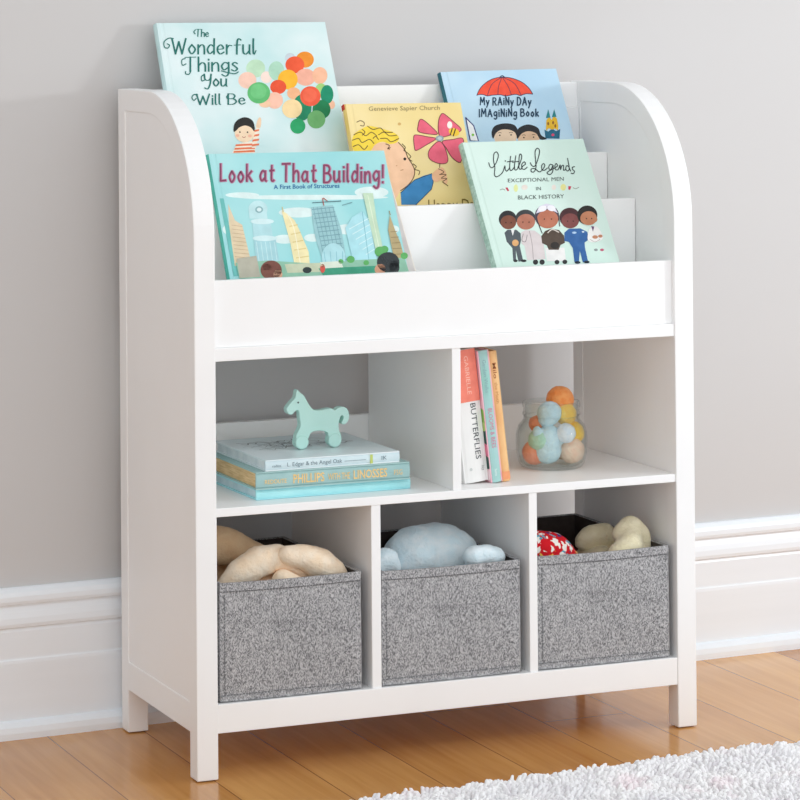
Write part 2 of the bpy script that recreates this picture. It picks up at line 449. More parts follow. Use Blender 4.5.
# ------------------------------------------------------------------ bookcase
W, D, H, T = .86, .3737, 1.0454, .0341
RAIL = .0715                                   # underside of the rails
ZA, ZS, ZST = .7592, .6364, .6565              # apron top, display shelf underside and top
Z2, Y2, Z1, Y1 = .8536, .136, .9262, .2371
ZMB, ZM, ZB = .3995, .4128, .115
YB = .349
case = thing('bookcase', 'white painted wooden bookcase with arched sides, three book tiers on top and open cubbies below', 'bookcase', loc=(W / 2, D / 2, 0))
P = M['paint']
RAD = .222; STL = .036
def arch(off, zlow):
    """(y, z) outline of a side, inset by off"""
    yc, zc, r = RAD, H - RAD, RAD - off
    pts = [(D - off, zlow), (D - off, H - off), (yc, H - off)]
    for k in range(1, 17):
        a = math.pi / 2 + math.pi / 2 * k / 16
        pts.append((yc + r * math.cos(a), zc + r * math.sin(a)))
    pts.append((off, zlow))
    return pts
def side(x0, x1):
    outer, inner = arch(0, RAIL), arch(STL, RAIL + .045)
    bm = bmesh.new(); n = len(outer)
    R4 = [[bm.verts.new((x, y, z)) for y, z in o] for x in (x0, x1) for o in (outer, inner)]
    o0, i0, o1, i1 = R4
    for k in range(n):
        j = (k + 1) % n
        bm.faces.new((o0[k], o0[j], i0[j], i0[k])); bm.faces.new((o1[k], o1[j], i1[j], i1[k]))
        bm.faces.new((o0[k], o0[j], o1[j], o1[k])); bm.faces.new((i0[k], i0[j], i1[j], i1[k]))
    bmesh.ops.recalc_face_normals(bm, faces=bm.faces[:])
    es = [e for e in bm.edges if e.calc_face_angle(0) > math.radians(60) and not all(abs(v.co.z - RAIL) < 1e-5 and (v.co.y < 1e-5 or v.co.y > D - 1e-5 or True) for v in e.verts)]
    bmesh.ops.bevel(bm, geom=es, offset=.0018, segments=2, profile=.6, affect='EDGES')
    fr = from_bm('side_panel', bm, P, case, world=True)
    bm = bmesh.new(); add_prism(bm, inner, 'x', x0 + .0014, x1 - .0014)
    from_bm('inset_board', bm, P, fr, world=True)
    for y0, y1 in ((0, STL - .002), (D - STL + .002, D)):
        bm = bmesh.new(); add_box(bm, x0, x1, y0, y1, .0018, RAIL); bmesh.ops.recalc_face_normals(bm, faces=bm.faces[:])
        bmesh.ops.bevel(bm, geom=[e for e in bm.edges if min(v.co.z for v in e.verts) < .01], offset=.0018, segments=2, profile=.6, affect='EDGES')
        lg = from_bm('leg', bm, P, case, world=True)
        bm = bmesh.new(); add_lathe(bm, [(0, 0), (.012, 0), (.0128, .0008), (.0128, .0018), (0, .0018)], ((x0 + x1) / 2, (y0 + y1) / 2, 0), 20)
        from_bm('foot_glide', bm, M['glide'], lg, True, 'small brown foot glide', True)
side(0, T); side(W - T, W)
XI, XO = T, W - T
box('display_shelf', XI, XO, .0025, .3495, ZS, ZST, P, case)
box('front_apron', XI, XO, .0096, .0216, ZST, ZA, P, case)
box('tier_panel', XI, XO, Y2, Y2 + .014, ZST, Z2, P, case)
box('tier_panel', XI, XO, Y1, Y1 + .014, ZST, Z1, P, case)
F0, F1, F2 = .72, .81, .90
box('tier_ledge', XI, XO, .0216, Y2, F0 - .01, F0, P, case, .0006)
box('tier_ledge', XI, XO, Y2 + .014, Y1, F1 - .01, F1, P, case, .0006)
box('tier_ledge', XI, XO, Y1 + .014, .3435, F2 - .01, F2, P, case, .0006)
box('back_board', XI, XO, .3435, .358, ZST, .9998, P, case)
box('top_rail', XI, XO, YB, .371, .9998, 1.0432, P, case)
box('middle_shelf', XI, XO, .0025, .353, ZMB, ZM, P, case)
box('back_rail', XI, XO, .3535, .368, .372, .4905, P, case)
box('bottom_shelf', XI, XO, .018, .353, ZB - .013, ZB, P, case)
box('bottom_rail', XI, XO, .0015, .018, .0711, ZB, P, case)
box('bottom_back_rail', XI, XO, .3535, .368, .0711, .135, P, case)
box('divider', .4306, .4456, .005, .352, ZM, ZS, P, case)
box('divider', .2902, .3061, .004, .352, ZB, ZMB, P, case)
box('divider', .5621, .5764, .004, .352, ZB, ZMB, P, case)

# ------------------------------------------------------------------ hardcover books
def hardcover(root, w, h, th, cover, spine, pages, skew=0., rounded=False, board=.0024):
    """local frame: x width from the spine, y height, z thickness (front cover at z = th)"""
    def grooved(z0, z1, zg, zsg, sk=0):
        # board with a shallow hinge groove near the spine
        pr = [(.0, z0), (w, z0), (w, z1), (.0125, z1), (.0105, zg), (.0075, zg), (.0055, z1), (0, z1)]
        b = bmesh.new(); add_prism(b, pr, 'y', 0, h)
        if sk:
            for v in b.verts:
                if v.co.x > w * .5: v.co.x += sk * (1 - v.co.y / h)
        return b
    fc = from_bm('front_cover', grooved(th - board, th, th - .0007, 0), cover, root)
    bc = box('back_cover', 0, w, 0, h, 0, board, cover, root, 0, False) if not skew else None
    if skew:
        b = bmesh.new(); add_prism(b, [(0, 0), (w + skew, 0), (w, h), (0, h)], 'z', 0, board)
        bc = from_bm('back_cover', b, M['pages'], root)
    b = bmesh.new()
    n = 7; pr = [(0, 0)] + [(-(.0022 + .0012) * math.sin(math.pi * k / n), th * k / n) for k in range(1, n)] + [(0, th)]
    add_prism(b, pr, 'y', 0, h)
    sp = from_bm('spine', b, spine, root)
    b = bmesh.new()
    q = .0035
    add_prism(b, [(.001, q), (w - q + skew * .9, q), (w - q, h - q), (.001, h - q)], 'z', board, th - board)
    from_bm('page_block', b, pages, root)
    return fc

def leaning(TL, TR, contact, lean, th, floor_z):
    """frame of a book whose cover plane leans back on the edge 'contact' (y, z); TL, TR give its top corners"""
    a = math.radians(lean); n = Vector((0, -math.cos(a), math.sin(a)))
    P0 = Vector((0, contact[0], contact[1])) + n * (th + .0008)
    A, B = on_plane(*TL, P0, n), on_plane(*TR, P0, n)
    ex = (B - A).normalized(); ey = n.cross(ex)
    h = min((p.z - floor_z) / ey.z for p in (A - n * th, B - n * th)) - .0012
    o = A - ey * h - n * th
    m = Matrix((ex, ey, n)).transposed().to_4x4(); m.translation = o
    return m, (B - A).length, h

def crop_tf(root_m, th, ox, oy, sc):
    inv = root_m.inverted(); n = (root_m.to_3x3() @ Vector((0, 0, 1))); p0 = root_m @ Vector((0, 0, th))
    def tf(x, y):
        p = inv @ on_plane(ox + x * sc, oy + y * sc, p0, n); return p.x, p.y
    return tf

G_BOOK = 'picture books facing out on the display tiers'
# -- pale aqua book with the balloons
th = .017
m, w, h = leaning((156.5, 23), (325, 22), (YB, 1.0432), 26, th, F2)
r = thing('picture_book', 'pale aqua picture book with a bunch of balloons, on the top tier at left', 'book', m, group=G_BOOK)
aqua = mottled('aqua_cover', (196, 228, 228), (228, 241, 241), 7, .35, spec=.4)
fc = hardcover(r, w, h, th, aqua, mottled('aqua_spine', (186, 220, 221), (202, 230, 230), 10, .4), M['pages'])
tf = crop_tf(m, th, 150, 15, .2375)
a = Art(tf, th)
for b_ in [(445, 225, 40, 38, '#bfe0c0'), (410, 275, 38, 35, '#f6cab6'), (490, 262, 24, 25, '#f5ddd0'), (532, 235, 33, 40, '#aed8bf'), (590, 180, 22, 20, '#c8d3da'),
           (652, 188, 38, 34, '#f0922a'), (610, 210, 40, 36, '#ee5a33'), (655, 262, 42, 36, '#f5b39b'), (715, 255, 32, 36, '#f8bd9b'), (580, 272, 42, 42, '#fbb92d'),
           (540, 303, 34, 30, '#ea5330'), (525, 360, 35, 35, '#f9c3ab'), (485, 375, 25, 15, '#f5c9a5'), (458, 328, 48, 45, '#62bd73'), (605, 330, 28, 25, '#f8b98c'),
           (765, 378, 14, 18, '#f5c0a0'), (720, 318, 25, 30, '#a4d37c'), (745, 335, 27, 40, '#0f8f6a'), (640, 390, 40, 55, '#12875f'), (598, 395, 42, 40, '#f9dba3'),
           (722, 398, 38, 40, '#0d7d4b'), (675, 342, 43, 42, '#ef5a3c'), (622, 468, 32, 32, '#25a566'), (700, 440, 38, 38, '#6db06c')]:
    a.ell(*b_)
a.ell(456, 322, 34, 32, '#70c67f'); a.ell(672, 338, 30, 29, '#f3694a')
# waving child in a striped shirt
a.poly([(345, 582), (362, 548), (392, 536), (436, 532), (444, 560), (440, 582)], '#f6ead6')
for y0 in (545, 560, 573):
    a.poly([(350 + (582 - y0) * .3, y0), (440, y0 - 4), (442, y0 + 4), (348 + (582 - y0) * .3, y0 + 8)], '#e8774f')
a.poly([(428, 560), (436, 505), (448, 470), (462, 474), (456, 520), (446, 560)], '#f6ead6')
for y0 in (485, 505, 525, 545):
    a.poly([(436 - (y0 - 485) * .1, y0), (460, y0 - 4), (458, y0 + 4), (434 - (y0 - 485) * .1, y0 + 9)], '#e8774f')
a.poly([(447, 472), (452, 445), (460, 432), (468, 440), (464, 474)], '#f3d2b0', True)
a.ell(398, 498, 42, 38, '#f6d9b8')
a.poly([(352, 492), (354, 462), (372, 440), (402, 431), (430, 444), (440, 470), (438, 490), (424, 474), (400, 466), (376, 474), (364, 486)], '#25221f', True)
for x_ in (378, 410): a.ell(x_, 494, 3.5, 3.5, '#3a2a22')
a.ell(368, 508, 8, 6, '#f2b79c'); a.ell(420, 510, 8, 6, '#f2b79c'); a.stroke([(388, 513), (395, 517), (402, 513)], 2.5, '#a8543e')
a.done('cover_picture', fc, 'bunch of coloured balloons and a waving child')
a = Art(tf, th + .00042, .000016); c = '#1f6f66'
kw = dict(contrast=.6, slant=.0)
a.write('The', (192, 90), (246, 92), 30, 5, c, **kw)
a.write('Wonderful', (92, 164), (440, 165), 64, 7.6, c, **kw)
a.write('Things', (148, 238), (368, 236), 60, 7.6, c, **kw)
a.write('You', (228, 300), (324, 300), 50, 7.2, c, **kw)
a.write('Will Be', (196, 378), (400, 376), 44, 6.8, c, **kw)
for s_ in ([(98, 100), (80, 98), (60, 112), (60, 134), (74, 140), (82, 128), (72, 122)], [(440, 165), (446, 150)],
           [(148, 184), (134, 190), (136, 212), (152, 206)], [(228, 252), (216, 260), (218, 278), (230, 274)], [(172, 236), (164, 250), (150, 248), (150, 238)],
           [(200, 336), (184, 336), (176, 348), (184, 360), (194, 352)], [(330, 336), (322, 346), (330, 356)], [(190, 64), (184, 72), (190, 80)], [(300, 236), (352, 248), (372, 240)]):
    a.stroke(s_, 4.2, c)
a.done('title_lettering', fc, 'dark green script lettering')

# -- pale blue book with the red umbrella
th = .0135
m, w, h = leaning((440.5, 72), (556, 68.5), (YB, 1.0432), 28.5, th, F2)
r = thing('picture_book', 'light blue picture book with a red umbrella, on the top tier at right', 'book', m, group=G_BOOK)
fc = hardcover(r, w, h, th, mottled('sky_blue_cover', (176, 211, 234), (196, 224, 240), 8, .33, spec=.45), mottled('teal_spine', (24, 96, 112), (36, 116, 128), 12, .4), M['pages'])
tf = crop_tf(m, th, 430, 60, .1875)
a = Art(tf, th)
um = [(250, 188), (262, 160), (285, 132), (320, 107), (360, 94), (400, 92), (440, 98), (490, 118), (528, 150), (548, 182)]
a.poly(catmull(um, 4) + [(532, 178), (518, 180), (498, 184), (482, 190), (464, 184), (448, 184), (428, 188), (402, 192), (380, 186), (356, 186), (330, 190), (306, 192), (288, 186), (270, 184)], '#ee5138')
nv = '#2a3150'
a.stroke(um, 4, nv)
a.stroke([(250, 188), (270, 184), (288, 186), (306, 192), (330, 188), (356, 186), (380, 186), (402, 192), (428, 188), (448, 184), (464, 184), (482, 190), (498, 184), (518, 180), (548, 182)], 4, nv)
for s_ in ([(382, 92), (330, 130), (306, 190)], [(384, 92), (366, 140), (362, 186)], [(386, 92), (416, 140), (434, 186)], [(388, 92), (450, 125), (486, 188)]): a.stroke(s_, 3, nv)
a.stroke([(372, 92), (385, 84), (398, 92)], 5, nv); a.stroke([(402, 186), (402, 200)], 5, nv)
# two children peeping up
a.ell(402, 412, 60, 52, '#e9cdb0'); a.ell(526, 420, 58, 44, '#dcb898')
a.poly([(336, 420), (328, 385), (346, 352), (396, 338), (448, 346), (470, 380), (466, 415), (452, 386), (420, 372), (380, 372), (352, 390)], '#232428', True)
a.poly([(466, 420), (462, 385), (480, 358), (526, 344), (575, 362), (592, 400), (622, 420), (588, 424), (566, 392), (526, 380), (490, 392)], '#232428', True)
for x_, y_ in ((372, 402), (432, 400), (500, 414), (552, 412)):
    a.ell(x_, y_, 4, 4, '#2c2018'); a.stroke([(x_ - 9, y_ - 12), (x_, y_ - 15), (x_ + 9, y_ - 12)], 2.5, '#4a382c')
# little toy towers and a paper rocket
a.poly([(610, 372), (630, 382), (652, 366), (672, 380), (694, 368), (690, 420), (616, 418)], '#1c6581')
a.poly([(618, 378), (620, 322), (636, 300), (648, 320), (660, 298), (676, 312), (684, 350), (682, 376), (666, 366), (650, 372), (634, 364)], '#e6b62a')
a.poly([(618, 310), (630, 262), (642, 308)], '#1f7f86'); a.poly([(650, 305), (662, 262), (674, 304)], '#1f7f86')
for x_, y_ in ((630, 340), (656, 335), (668, 352)): a.ell(x_, y_, 5, 9, '#8a5a1c')
a.ell(655, 400, 8, 7, '#e0436c')
a.poly([(190, 308), (232, 350), (258, 432), (214, 430)], '#f3f6f8'); a.stroke([(190, 308), (232, 350), (258, 432), (214, 430), (190, 308)], 6, '#33397a', False)
a.ell(228, 400, 7, 7, '#7fc24a')
a.done('cover_picture', fc, 'red umbrella above two children')
a = Art(tf, th + .00042, .000016); c = '#123a54'
a.write('My RAiNy DAy', (268, 240), (538, 240), 40, 6.6, c, gap=.29, jitter=.05)
a.write('IMAgiNiNg Book', (262, 303), (578, 300), 40, 6.6, c, gap=.29, jitter=.05)
a.done('title_lettering', fc, 'dark navy hand lettering')

# -- yellow book with the pink flower
th = .013
m, w, h = leaning((345.5, 104), (460.5, 102.5), (Y1, Z1), 24, th, F1)
r = thing('picture_book', 'yellow picture book with a child and a pink flower, on the middle tier', 'book', m, group=G_BOOK)
fc = hardcover(r, w, h, th, mottled('yellow_cover', (238, 214, 142), (246, 226, 166), 7, .35, spec=.4), mottled('yellow_spine', (226, 196, 104), (238, 210, 130), 12, .4), M['pages'])
inv = m.inverted()
box('spine_tip', -.0036, .001, h - .009, h + .0004, .002, th - .002, ink('#c8352c'), r, .0004, False, 'red spine tip')
tf = crop_tf(m, th, 335, 95, .18125)
a = Art(tf, th); ln = '#5a4326'
a.poly([(170, 330), (200, 270), (290, 262), (350, 262), (384, 300), (402, 345), (430, 390), (440, 425), (430, 462), (402, 498), (362, 528), (300, 600), (120, 600), (140, 420)], '#f3c7a2', True)
a.stroke([(350, 262), (384, 300), (402, 345), (430, 390), (440, 425), (430, 462), (402, 498), (362, 528)], 5, ln)
a.poly([(100, 300), (92, 262), (104, 220), (132, 196), (180, 172), (232, 178), (280, 192), (322, 206), (352, 232), (340, 262), (300, 270), (262, 258), (220, 276), (180, 330), (130, 330)], '#f4d544', True)
for s_ in ([(120, 150), (140, 142), (160, 152), (158, 170), (140, 168)], [(104, 220), (140, 205), (170, 225), (200, 205), (230, 225)], [(96, 250), (130, 240), (150, 262), (190, 245), (215, 268)],
           [(180, 172), (210, 190), (250, 182), (275, 204), (318, 206)], [(240, 220), (270, 205), (300, 225), (340, 222)], [(100, 285), (130, 275), (160, 300), (180, 280)],
           [(250, 240), (285, 240), (310, 258), (352, 240)], [(280, 270), (300, 280), (290, 298), (305, 290)], [(150, 190), (165, 205), (150, 222)], [(210, 240), (225, 228), (240, 246)],
           [(370, 270), (388, 290), (380, 305), (398, 318)], [(400, 320), (418, 340), (408, 352), (425, 366)], [(430, 380), (448, 395), (440, 410), (466, 420), (462, 440)]):
    a.stroke(s_, 4.5, ln)
a.ell(385, 353, 8, 8, '#2c2320')
a.stroke([(362, 416), (376, 412)], 4, '#b98462'); a.ell(300, 300, 3, 3, '#b07c54'); a.ell(340, 390, 3, 3, '#c98f6b'); a.ell(355, 160, 9, 8, '#d8b06a')
a.poly([(362, 540), (400, 500), (440, 468), (490, 445), (534, 434), (542, 470), (532, 520), (480, 570), (446, 606), (366, 606)], '#3584bd')
a.stroke([(362, 540), (440, 468), (534, 434), (542, 480), (532, 520), (446, 606)], 4.5, '#23486b', False)
a.done('child_picture', fc, 'curly haired child reaching out')
a = Art(tf, th + .00045, .000016)
pk = '#e8647c'; dk = '#73313c'
for pt in ([(466, 140), (482, 136), (520, 165), (566, 214), (520, 216), (460, 202), (458, 170)], [(434, 230), (452, 221), (505, 230), (556, 242), (505, 275), (450, 306), (438, 290)],
           [(582, 112), (600, 104), (650, 145), (694, 186), (682, 206), (635, 222), (592, 232), (572, 214), (570, 150)], [(592, 256), (650, 246), (704, 240), (706, 300), (692, 372), (645, 345), (612, 292)],
           [(574, 256), (606, 292), (622, 366), (582, 380), (526, 358), (514, 322), (532, 288)]):
    a.poly(pt, pk, True); a.stroke(catmull(pt, 4, True) + [pt[0]], 4, dk, False)
a.ell(577, 240, 22, 16, '#8fa3a8'); a.ell(577, 240, 12, 9, '#b9c6c6')
a.ell(632, 166, 14, 20, '#f4efe6'); a.ell(656, 205, 30, 21, '#f2c93a', 18); a.stroke([(646, 186), (636, 218)], 6, '#3b2c1c'); a.stroke([(664, 188), (652, 226)], 6, '#3b2c1c')
a.stroke([(578, 378), (576, 410)], 4, ln)
a.poly([(535, 440), (556, 415), (590, 400), (612, 430), (620, 480), (606, 492), (590, 470), (560, 480), (540, 470)], '#f1bf96', True)
for s_ in ([(570, 408), (600, 425), (580, 438)], [(575, 440), (612, 440), (588, 456)], [(585, 460), (616, 462), (596, 476)], [(592, 480), (622, 502)]): a.stroke(s_, 4, ln)
a.done('flower_picture', fc, 'pink flower with a bee held in a small hand')
a = Art(tf, th + .00042, .000016)
a.text('Genevieve Sapier Church', (186, 88), (578, 82), 24, '#94845c')
a.done('author_lettering', fc, 'small olive lettering')
a = Art(tf, th + .00042, .000016)
a.text('Happy Day', (515, 640), (800, 632), 62, '#7d6a2c')
a.done('title_lettering', fc, 'small olive lettering')

# -- turquoise landscape book with the skyline
th = .0115
m, w, h = leaning((208.5, 154), (384, 150.5), (Y2, Z2), 28, th, F0)
r = thing('picture_book', 'wide turquoise book with a row of towers, front tier at left', 'book', m, group=G_BOOK)
fc = hardcover(r, w, h, th, mottled('turquoise_cover', (152, 216, 219), (178, 228, 229), 6, .35, spec=.4), mottled('green_teal_spine', (64, 168, 152), (84, 186, 168), 10, .4), mottled('grey_page_edges', (196, 188, 186), (212, 206, 203), 30, .8), skew=.021)
tf = crop_tf(m, th, 200, 145, .28125)
a = Art(tf, th)
for e_ in [(400, 186, 270, 9), (150, 178, 60, 10), (610, 168, 60, 20), (350, 240, 70, 18), (300, 335, 40, 16), (400, 330, 30, 14), (520, 300, 40, 18), (110, 300, 30, 20), (690, 300, 18, 14)]: a.ell(*e_, '#dff1ef')
a.poly([(70, 190), (84, 190), (140, 466), (120, 466)], '#6fc0bb')
a.poly([(100, 210), (124, 268), (150, 284), (180, 408), (182, 430), (124, 430), (103, 282)], '#e3cfae')
for k in range(9): a.stroke([(112 + k * 1.5, 285 + k * 14), (150 + k * 3.4, 290 + k * 14)], 2, '#c7ab86', False)
a.ell(206, 228, 34, 30, '#c3e6e9'); a.poly([(172, 232), (236, 232), (240, 262), (176, 262)], '#c3e6e9'); a.ell(210, 230, 14, 12, '#8fb8bd'); a.ell(210, 230, 8, 7, '#dceff0')
a.poly([(184, 266), (250, 266), (258, 322), (190, 326)], '#b6dfe4'); a.ell(221, 272, 42, 10, '#d4edef')
a.poly([(190, 330), (268, 328), (282, 420), (200, 424)], '#a9d6dd'); a.ell(230, 332, 44, 10, '#d4edef')
for k in range(5): a.stroke([(200 + k * 16, 345), (210 + k * 16, 415)], 2.5, '#c9e8ea', False)
a.poly([(290, 236), (302, 240), (336, 268), (352, 300), (386, 380), (390, 425), (336, 428), (320, 345)], '#f3e6b4')
for k in range(5): a.stroke([(318 + k * 6, 290 + k * 28), (346 + k * 10, 284 + k * 28)], 4, '#e2cf8e', False)
a.stroke([(296, 238), (292, 222)], 3, '#d9c27e'); a.stroke([(310, 246), (334, 300), (356, 420)], 3, '#fbf4d8')
a.poly([(394, 222), (472, 214), (502, 300), (520, 408), (436, 412), (410, 330)], '#9cc8cd')
for k in range(10): a.stroke([(398 + k * 4.4, 230 + k * 16), (476 + k * 3.6, 222 + k * 16)], 2.2, '#6e9aa6', False)
for k in range(6): a.stroke([(402 + k * 14, 222), (442 + k * 14, 408)], 1.8, '#7ba6b0', False)
a.stroke([(400, 206), (500, 200)], 3, '#55767f'); a.stroke([(440, 216), (436, 190), (452, 200)], 3, '#b65a52'); a.stroke([(505, 215), (540, 205)], 2.5, '#6e949b')
a.ell(474, 400, 42, 50, '#b3dfe5'); 
for k in range(4): a.stroke([(440 + k * 22, 380), (446 + k * 20, 420)], 2.5, '#8cc4cf', False)
a.poly([(516, 296), (540, 258), (576, 236), (602, 272), (628, 408), (546, 424)], '#aee0e8')
for k in range(6): a.stroke([(530 + k * 12, 300 + k * 18), (598 + k * 4, 262 + k * 22)], 3, '#d6f0f3', False)
a.stroke([(576, 238), (600, 412)], 2.5, '#84c0cc', False)
a.poly([(578, 172), (614, 172), (626, 260), (652, 380), (628, 392)], '#c6dfc2'); a.stroke([(596, 180), (640, 386)], 3, '#dcecd2', False)
a.poly([(674, 250), (692, 302), (712, 350), (728, 412), (692, 420), (668, 302)], '#b8a67c'); a.stroke([(676, 250), (672, 236)], 3, '#9c8a60')
for k in range(5): a.stroke([(676 + k * 3, 310 + k * 20), (700 + k * 5, 308 + k * 20)], 2.2, '#8e7d56', False)
a.poly([(126, 420), (240, 412), (420, 424), (560, 410), (726, 402), (748, 470), (140, 476)], '#8fbfa6')
a.poly([(130, 405), (200, 395), (214, 470), (140, 474)], '#b7b3a2'); a.poly([(300, 425), (430, 420), (440, 452), (310, 456)], '#c7cdb0'); a.poly([(420, 440), (640, 430), (720, 462), (440, 470)], '#3f9b7c')
for x_, y_, s_ in ((535, 408, 14), (640, 380, 20), (655, 372, 14), (500, 415, 9), (590, 420, 10), (725, 395, 13)): a.ell(x_, y_, s_, s_ * .9, '#5fae62')
a.ell(252, 446, 38, 34, '#7c4c40'); a.ell(276, 462, 16, 18, '#d9a88c'); a.ell(238, 436, 16, 12, '#8d5a4a')
a.ell(668, 418, 40, 36, '#33393c'); a.ell(690, 436, 18, 24, '#33393c'); a.ell(640, 444, 20, 20, '#cf977a')
for k in range(5): a.stroke([(640 + k * 14, 396 + k * 5), (655 + k * 12, 420 + k * 5)], 2.5, '#5b6468', False)
a.ell(380, 446, 16, 11, '#2e3a3a'); a.ell(435, 440, 9, 16, '#d9574a'); a.ell(435, 430, 6, 6, '#f0c8a8'); a.poly([(425, 418), (500, 414), (508, 436), (440, 440)], '#dfe6d6')
a.done('cover_picture', fc, 'row of pale towers under white clouds')
a = Art(tf, th + .00042, .000016)
for c_, wd, dx in (('#c58aa6', 10.5, 1.5), ('#86415f', 6.4, 0)):
    a.write('Look at That Building!', (72 + dx, 130), (650 + dx, 134), 62, wd, c_, gap=.26, space=.36, jitter=.04)
a.text('A First Book of Structures', (262, 157), (496, 152), 15, '#2a6ea5', bold=.012)
a.done('title_lettering', fc, 'plum coloured brush lettering')

# -- mint book with five figures
th = .018
m, w, h = leaning((462.5, 142.5), (583, 138.7), (Y2, Z2), 33, th, F0)
r = thing('picture_book', 'mint green book with five small figures in a row, front tier at right', 'book', m, group=G_BOOK)
fc = hardcover(r, w, h, th, mottled('mint_cover', (206, 231, 220), (218, 239, 230), 6, .33, spec=.45), mottled('mint_cloth_spine', (150, 188, 172), (190, 220, 206), 160, .6, .5, 500), M['pages'])
tf = crop_tf(m, th, 455, 130, .21875)
a = Art(tf, th)
a.stroke([(206, 274), (218, 270), (228, 274)], 4, '#9aa59a')
a.poly([(230, 264), (240, 262), (248, 278), (240, 280)], '#c43a55'); a.ell(278, 266, 10, 17, '#dfe6a0'); a.ell(318, 262, 14, 12, '#e6dcd2'); a.done('ornament', fc, 'little leaves left of the middle word')
a = Art(tf, th, .000016); a.stroke([(540, 264), (552, 268), (566, 262)], 4, '#9aa59a'); a.ell(452, 262, 10, 12, '#e6dcd2'); a.ell(495, 262, 13, 15, '#e8e59a'); a.poly([(518, 256), (532, 258), (526, 274), (518, 272)], '#c93050')
a.done('ornament', fc, 'little leaves right of the middle word')
a = Art(tf, th, .000016)
# 1 grey suit
a.poly([(226, 470), (240, 456), (280, 456), (300, 472), (302, 505), (296, 530), (312, 600), (290, 602), (278, 550), (280, 602), (266, 600), (262, 540), (236, 510)], '#525a60')
a.poly([(256, 456), (272, 456), (264, 484)], '#e8e8e6'); a.ell(276, 516, 15, 15, '#e0ac74'); a.ell(277, 598, 10, 6, '#26282b'); a.ell(314, 598, 13, 6, '#26282b')
a.ell(241, 408, 41, 40, '#2c2c2e'); a.ell(244, 422, 36, 32, '#7d4c3a')
# 2 pale robe
a.ell(368, 604, 12, 12, '#2b2b2d'); a.ell(398, 604, 12, 12, '#2b2b2d')
a.poly([(302, 468), (322, 458), (364, 460), (388, 478), (404, 510), (414, 590), (330, 596), (318, 530), (304, 520)], '#d9cfcf'); a.stroke([(340, 462), (352, 520), (358, 592)], 3, '#a99c9e'); a.stroke([(312, 475), (306, 505), (322, 510), (330, 480)], 3, '#8f8486')
a.ell(322, 404, 46, 40, '#3a3d40'); a.ell(324, 420, 42, 36, '#b57560')
# 3 flyer in brown
a.poly([(412, 540), (500, 538), (508, 600), (420, 600)], '#eceae8'); a.ell(466, 604, 11, 10, '#2b2b2d'); a.ell(502, 603, 11, 10, '#2b2b2d')
a.poly([(394, 486), (412, 462), (440, 451), (476, 458), (498, 484), (502, 516), (482, 526), (474, 548), (428, 548), (420, 528), (398, 518)], '#54463c'); a.ell(456, 528, 20, 16, '#2f2a28'); a.stroke([(424, 470), (445, 455), (474, 468)], 5, '#d8cfc6')
a.ell(420, 394, 56, 54, '#4a4450'); a.ell(423, 408, 49, 42, '#b9735a'); a.poly([(370, 382), (384, 350), (418, 337), (452, 346), (470, 380), (440, 366), (420, 350), (400, 372)], '#d9d4e4'); a.ell(400, 360, 20, 13, '#efeef6', -15); a.ell(440, 358, 20, 13, '#efeef6', 15)
a.stroke([(372, 390), (378, 420), (398, 472)], 4, '#3c3640'); a.stroke([(472, 386), (478, 440)], 4, '#3c3640')
# 4 blue flight suit
a.poly([(500, 470), (520, 452), (572, 450), (604, 466), (612, 500), (592, 515), (594, 540), (608, 602), (584, 606), (570, 552), (566, 606), (546, 604), (538, 540), (520, 512), (500, 508)], '#33639f'); a.ell(545, 470, 10, 5, '#a8c4e0'); a.ell(585, 466, 6, 4, '#c8d6e4'); a.ell(560, 606, 13, 6, '#1f2a3a'); a.ell(602, 604, 13, 6, '#1f2a3a')
a.ell(524, 400, 47, 44, '#4a2a2e'); a.ell(526, 416, 40, 34, '#7e4644')
# 5 white coat
a.poly([(612, 458), (634, 440), (656, 450), (676, 490), (660, 508), (624, 514), (606, 500)], '#f1efec', True); a.poly([(622, 440), (636, 442), (630, 466)], '#6d4a72'); a.ell(640, 490, 13, 8, '#c48766'); a.ell(664, 486, 10, 7, '#c48766'); a.stroke([(616, 500), (640, 512), (662, 500)], 2.5, '#b9b2ad')
a.ell(604, 390, 46, 44, '#26221f'); a.ell(610, 404, 38, 32, '#c0815f'); a.ell(640, 410, 10, 12, '#c0815f')
for x_, y_ in ((232, 424), (256, 424), (310, 422), (338, 422), (408, 408), (440, 408), (514, 418), (540, 418), (600, 406), (624, 406)): a.ell(x_, y_, 3, 3, '#3a2420')
a.done('cover_picture', fc, 'row of five small figures')
a = Art(tf, th, .000016)
a.ell(644, 548, 9, 6, '#8f9a98'); a.ell(672, 548, 9, 6, '#c2607a')
a.done('publisher_mark', fc)
a = Art(tf, th + .00042, .000016); c = '#343a3d'
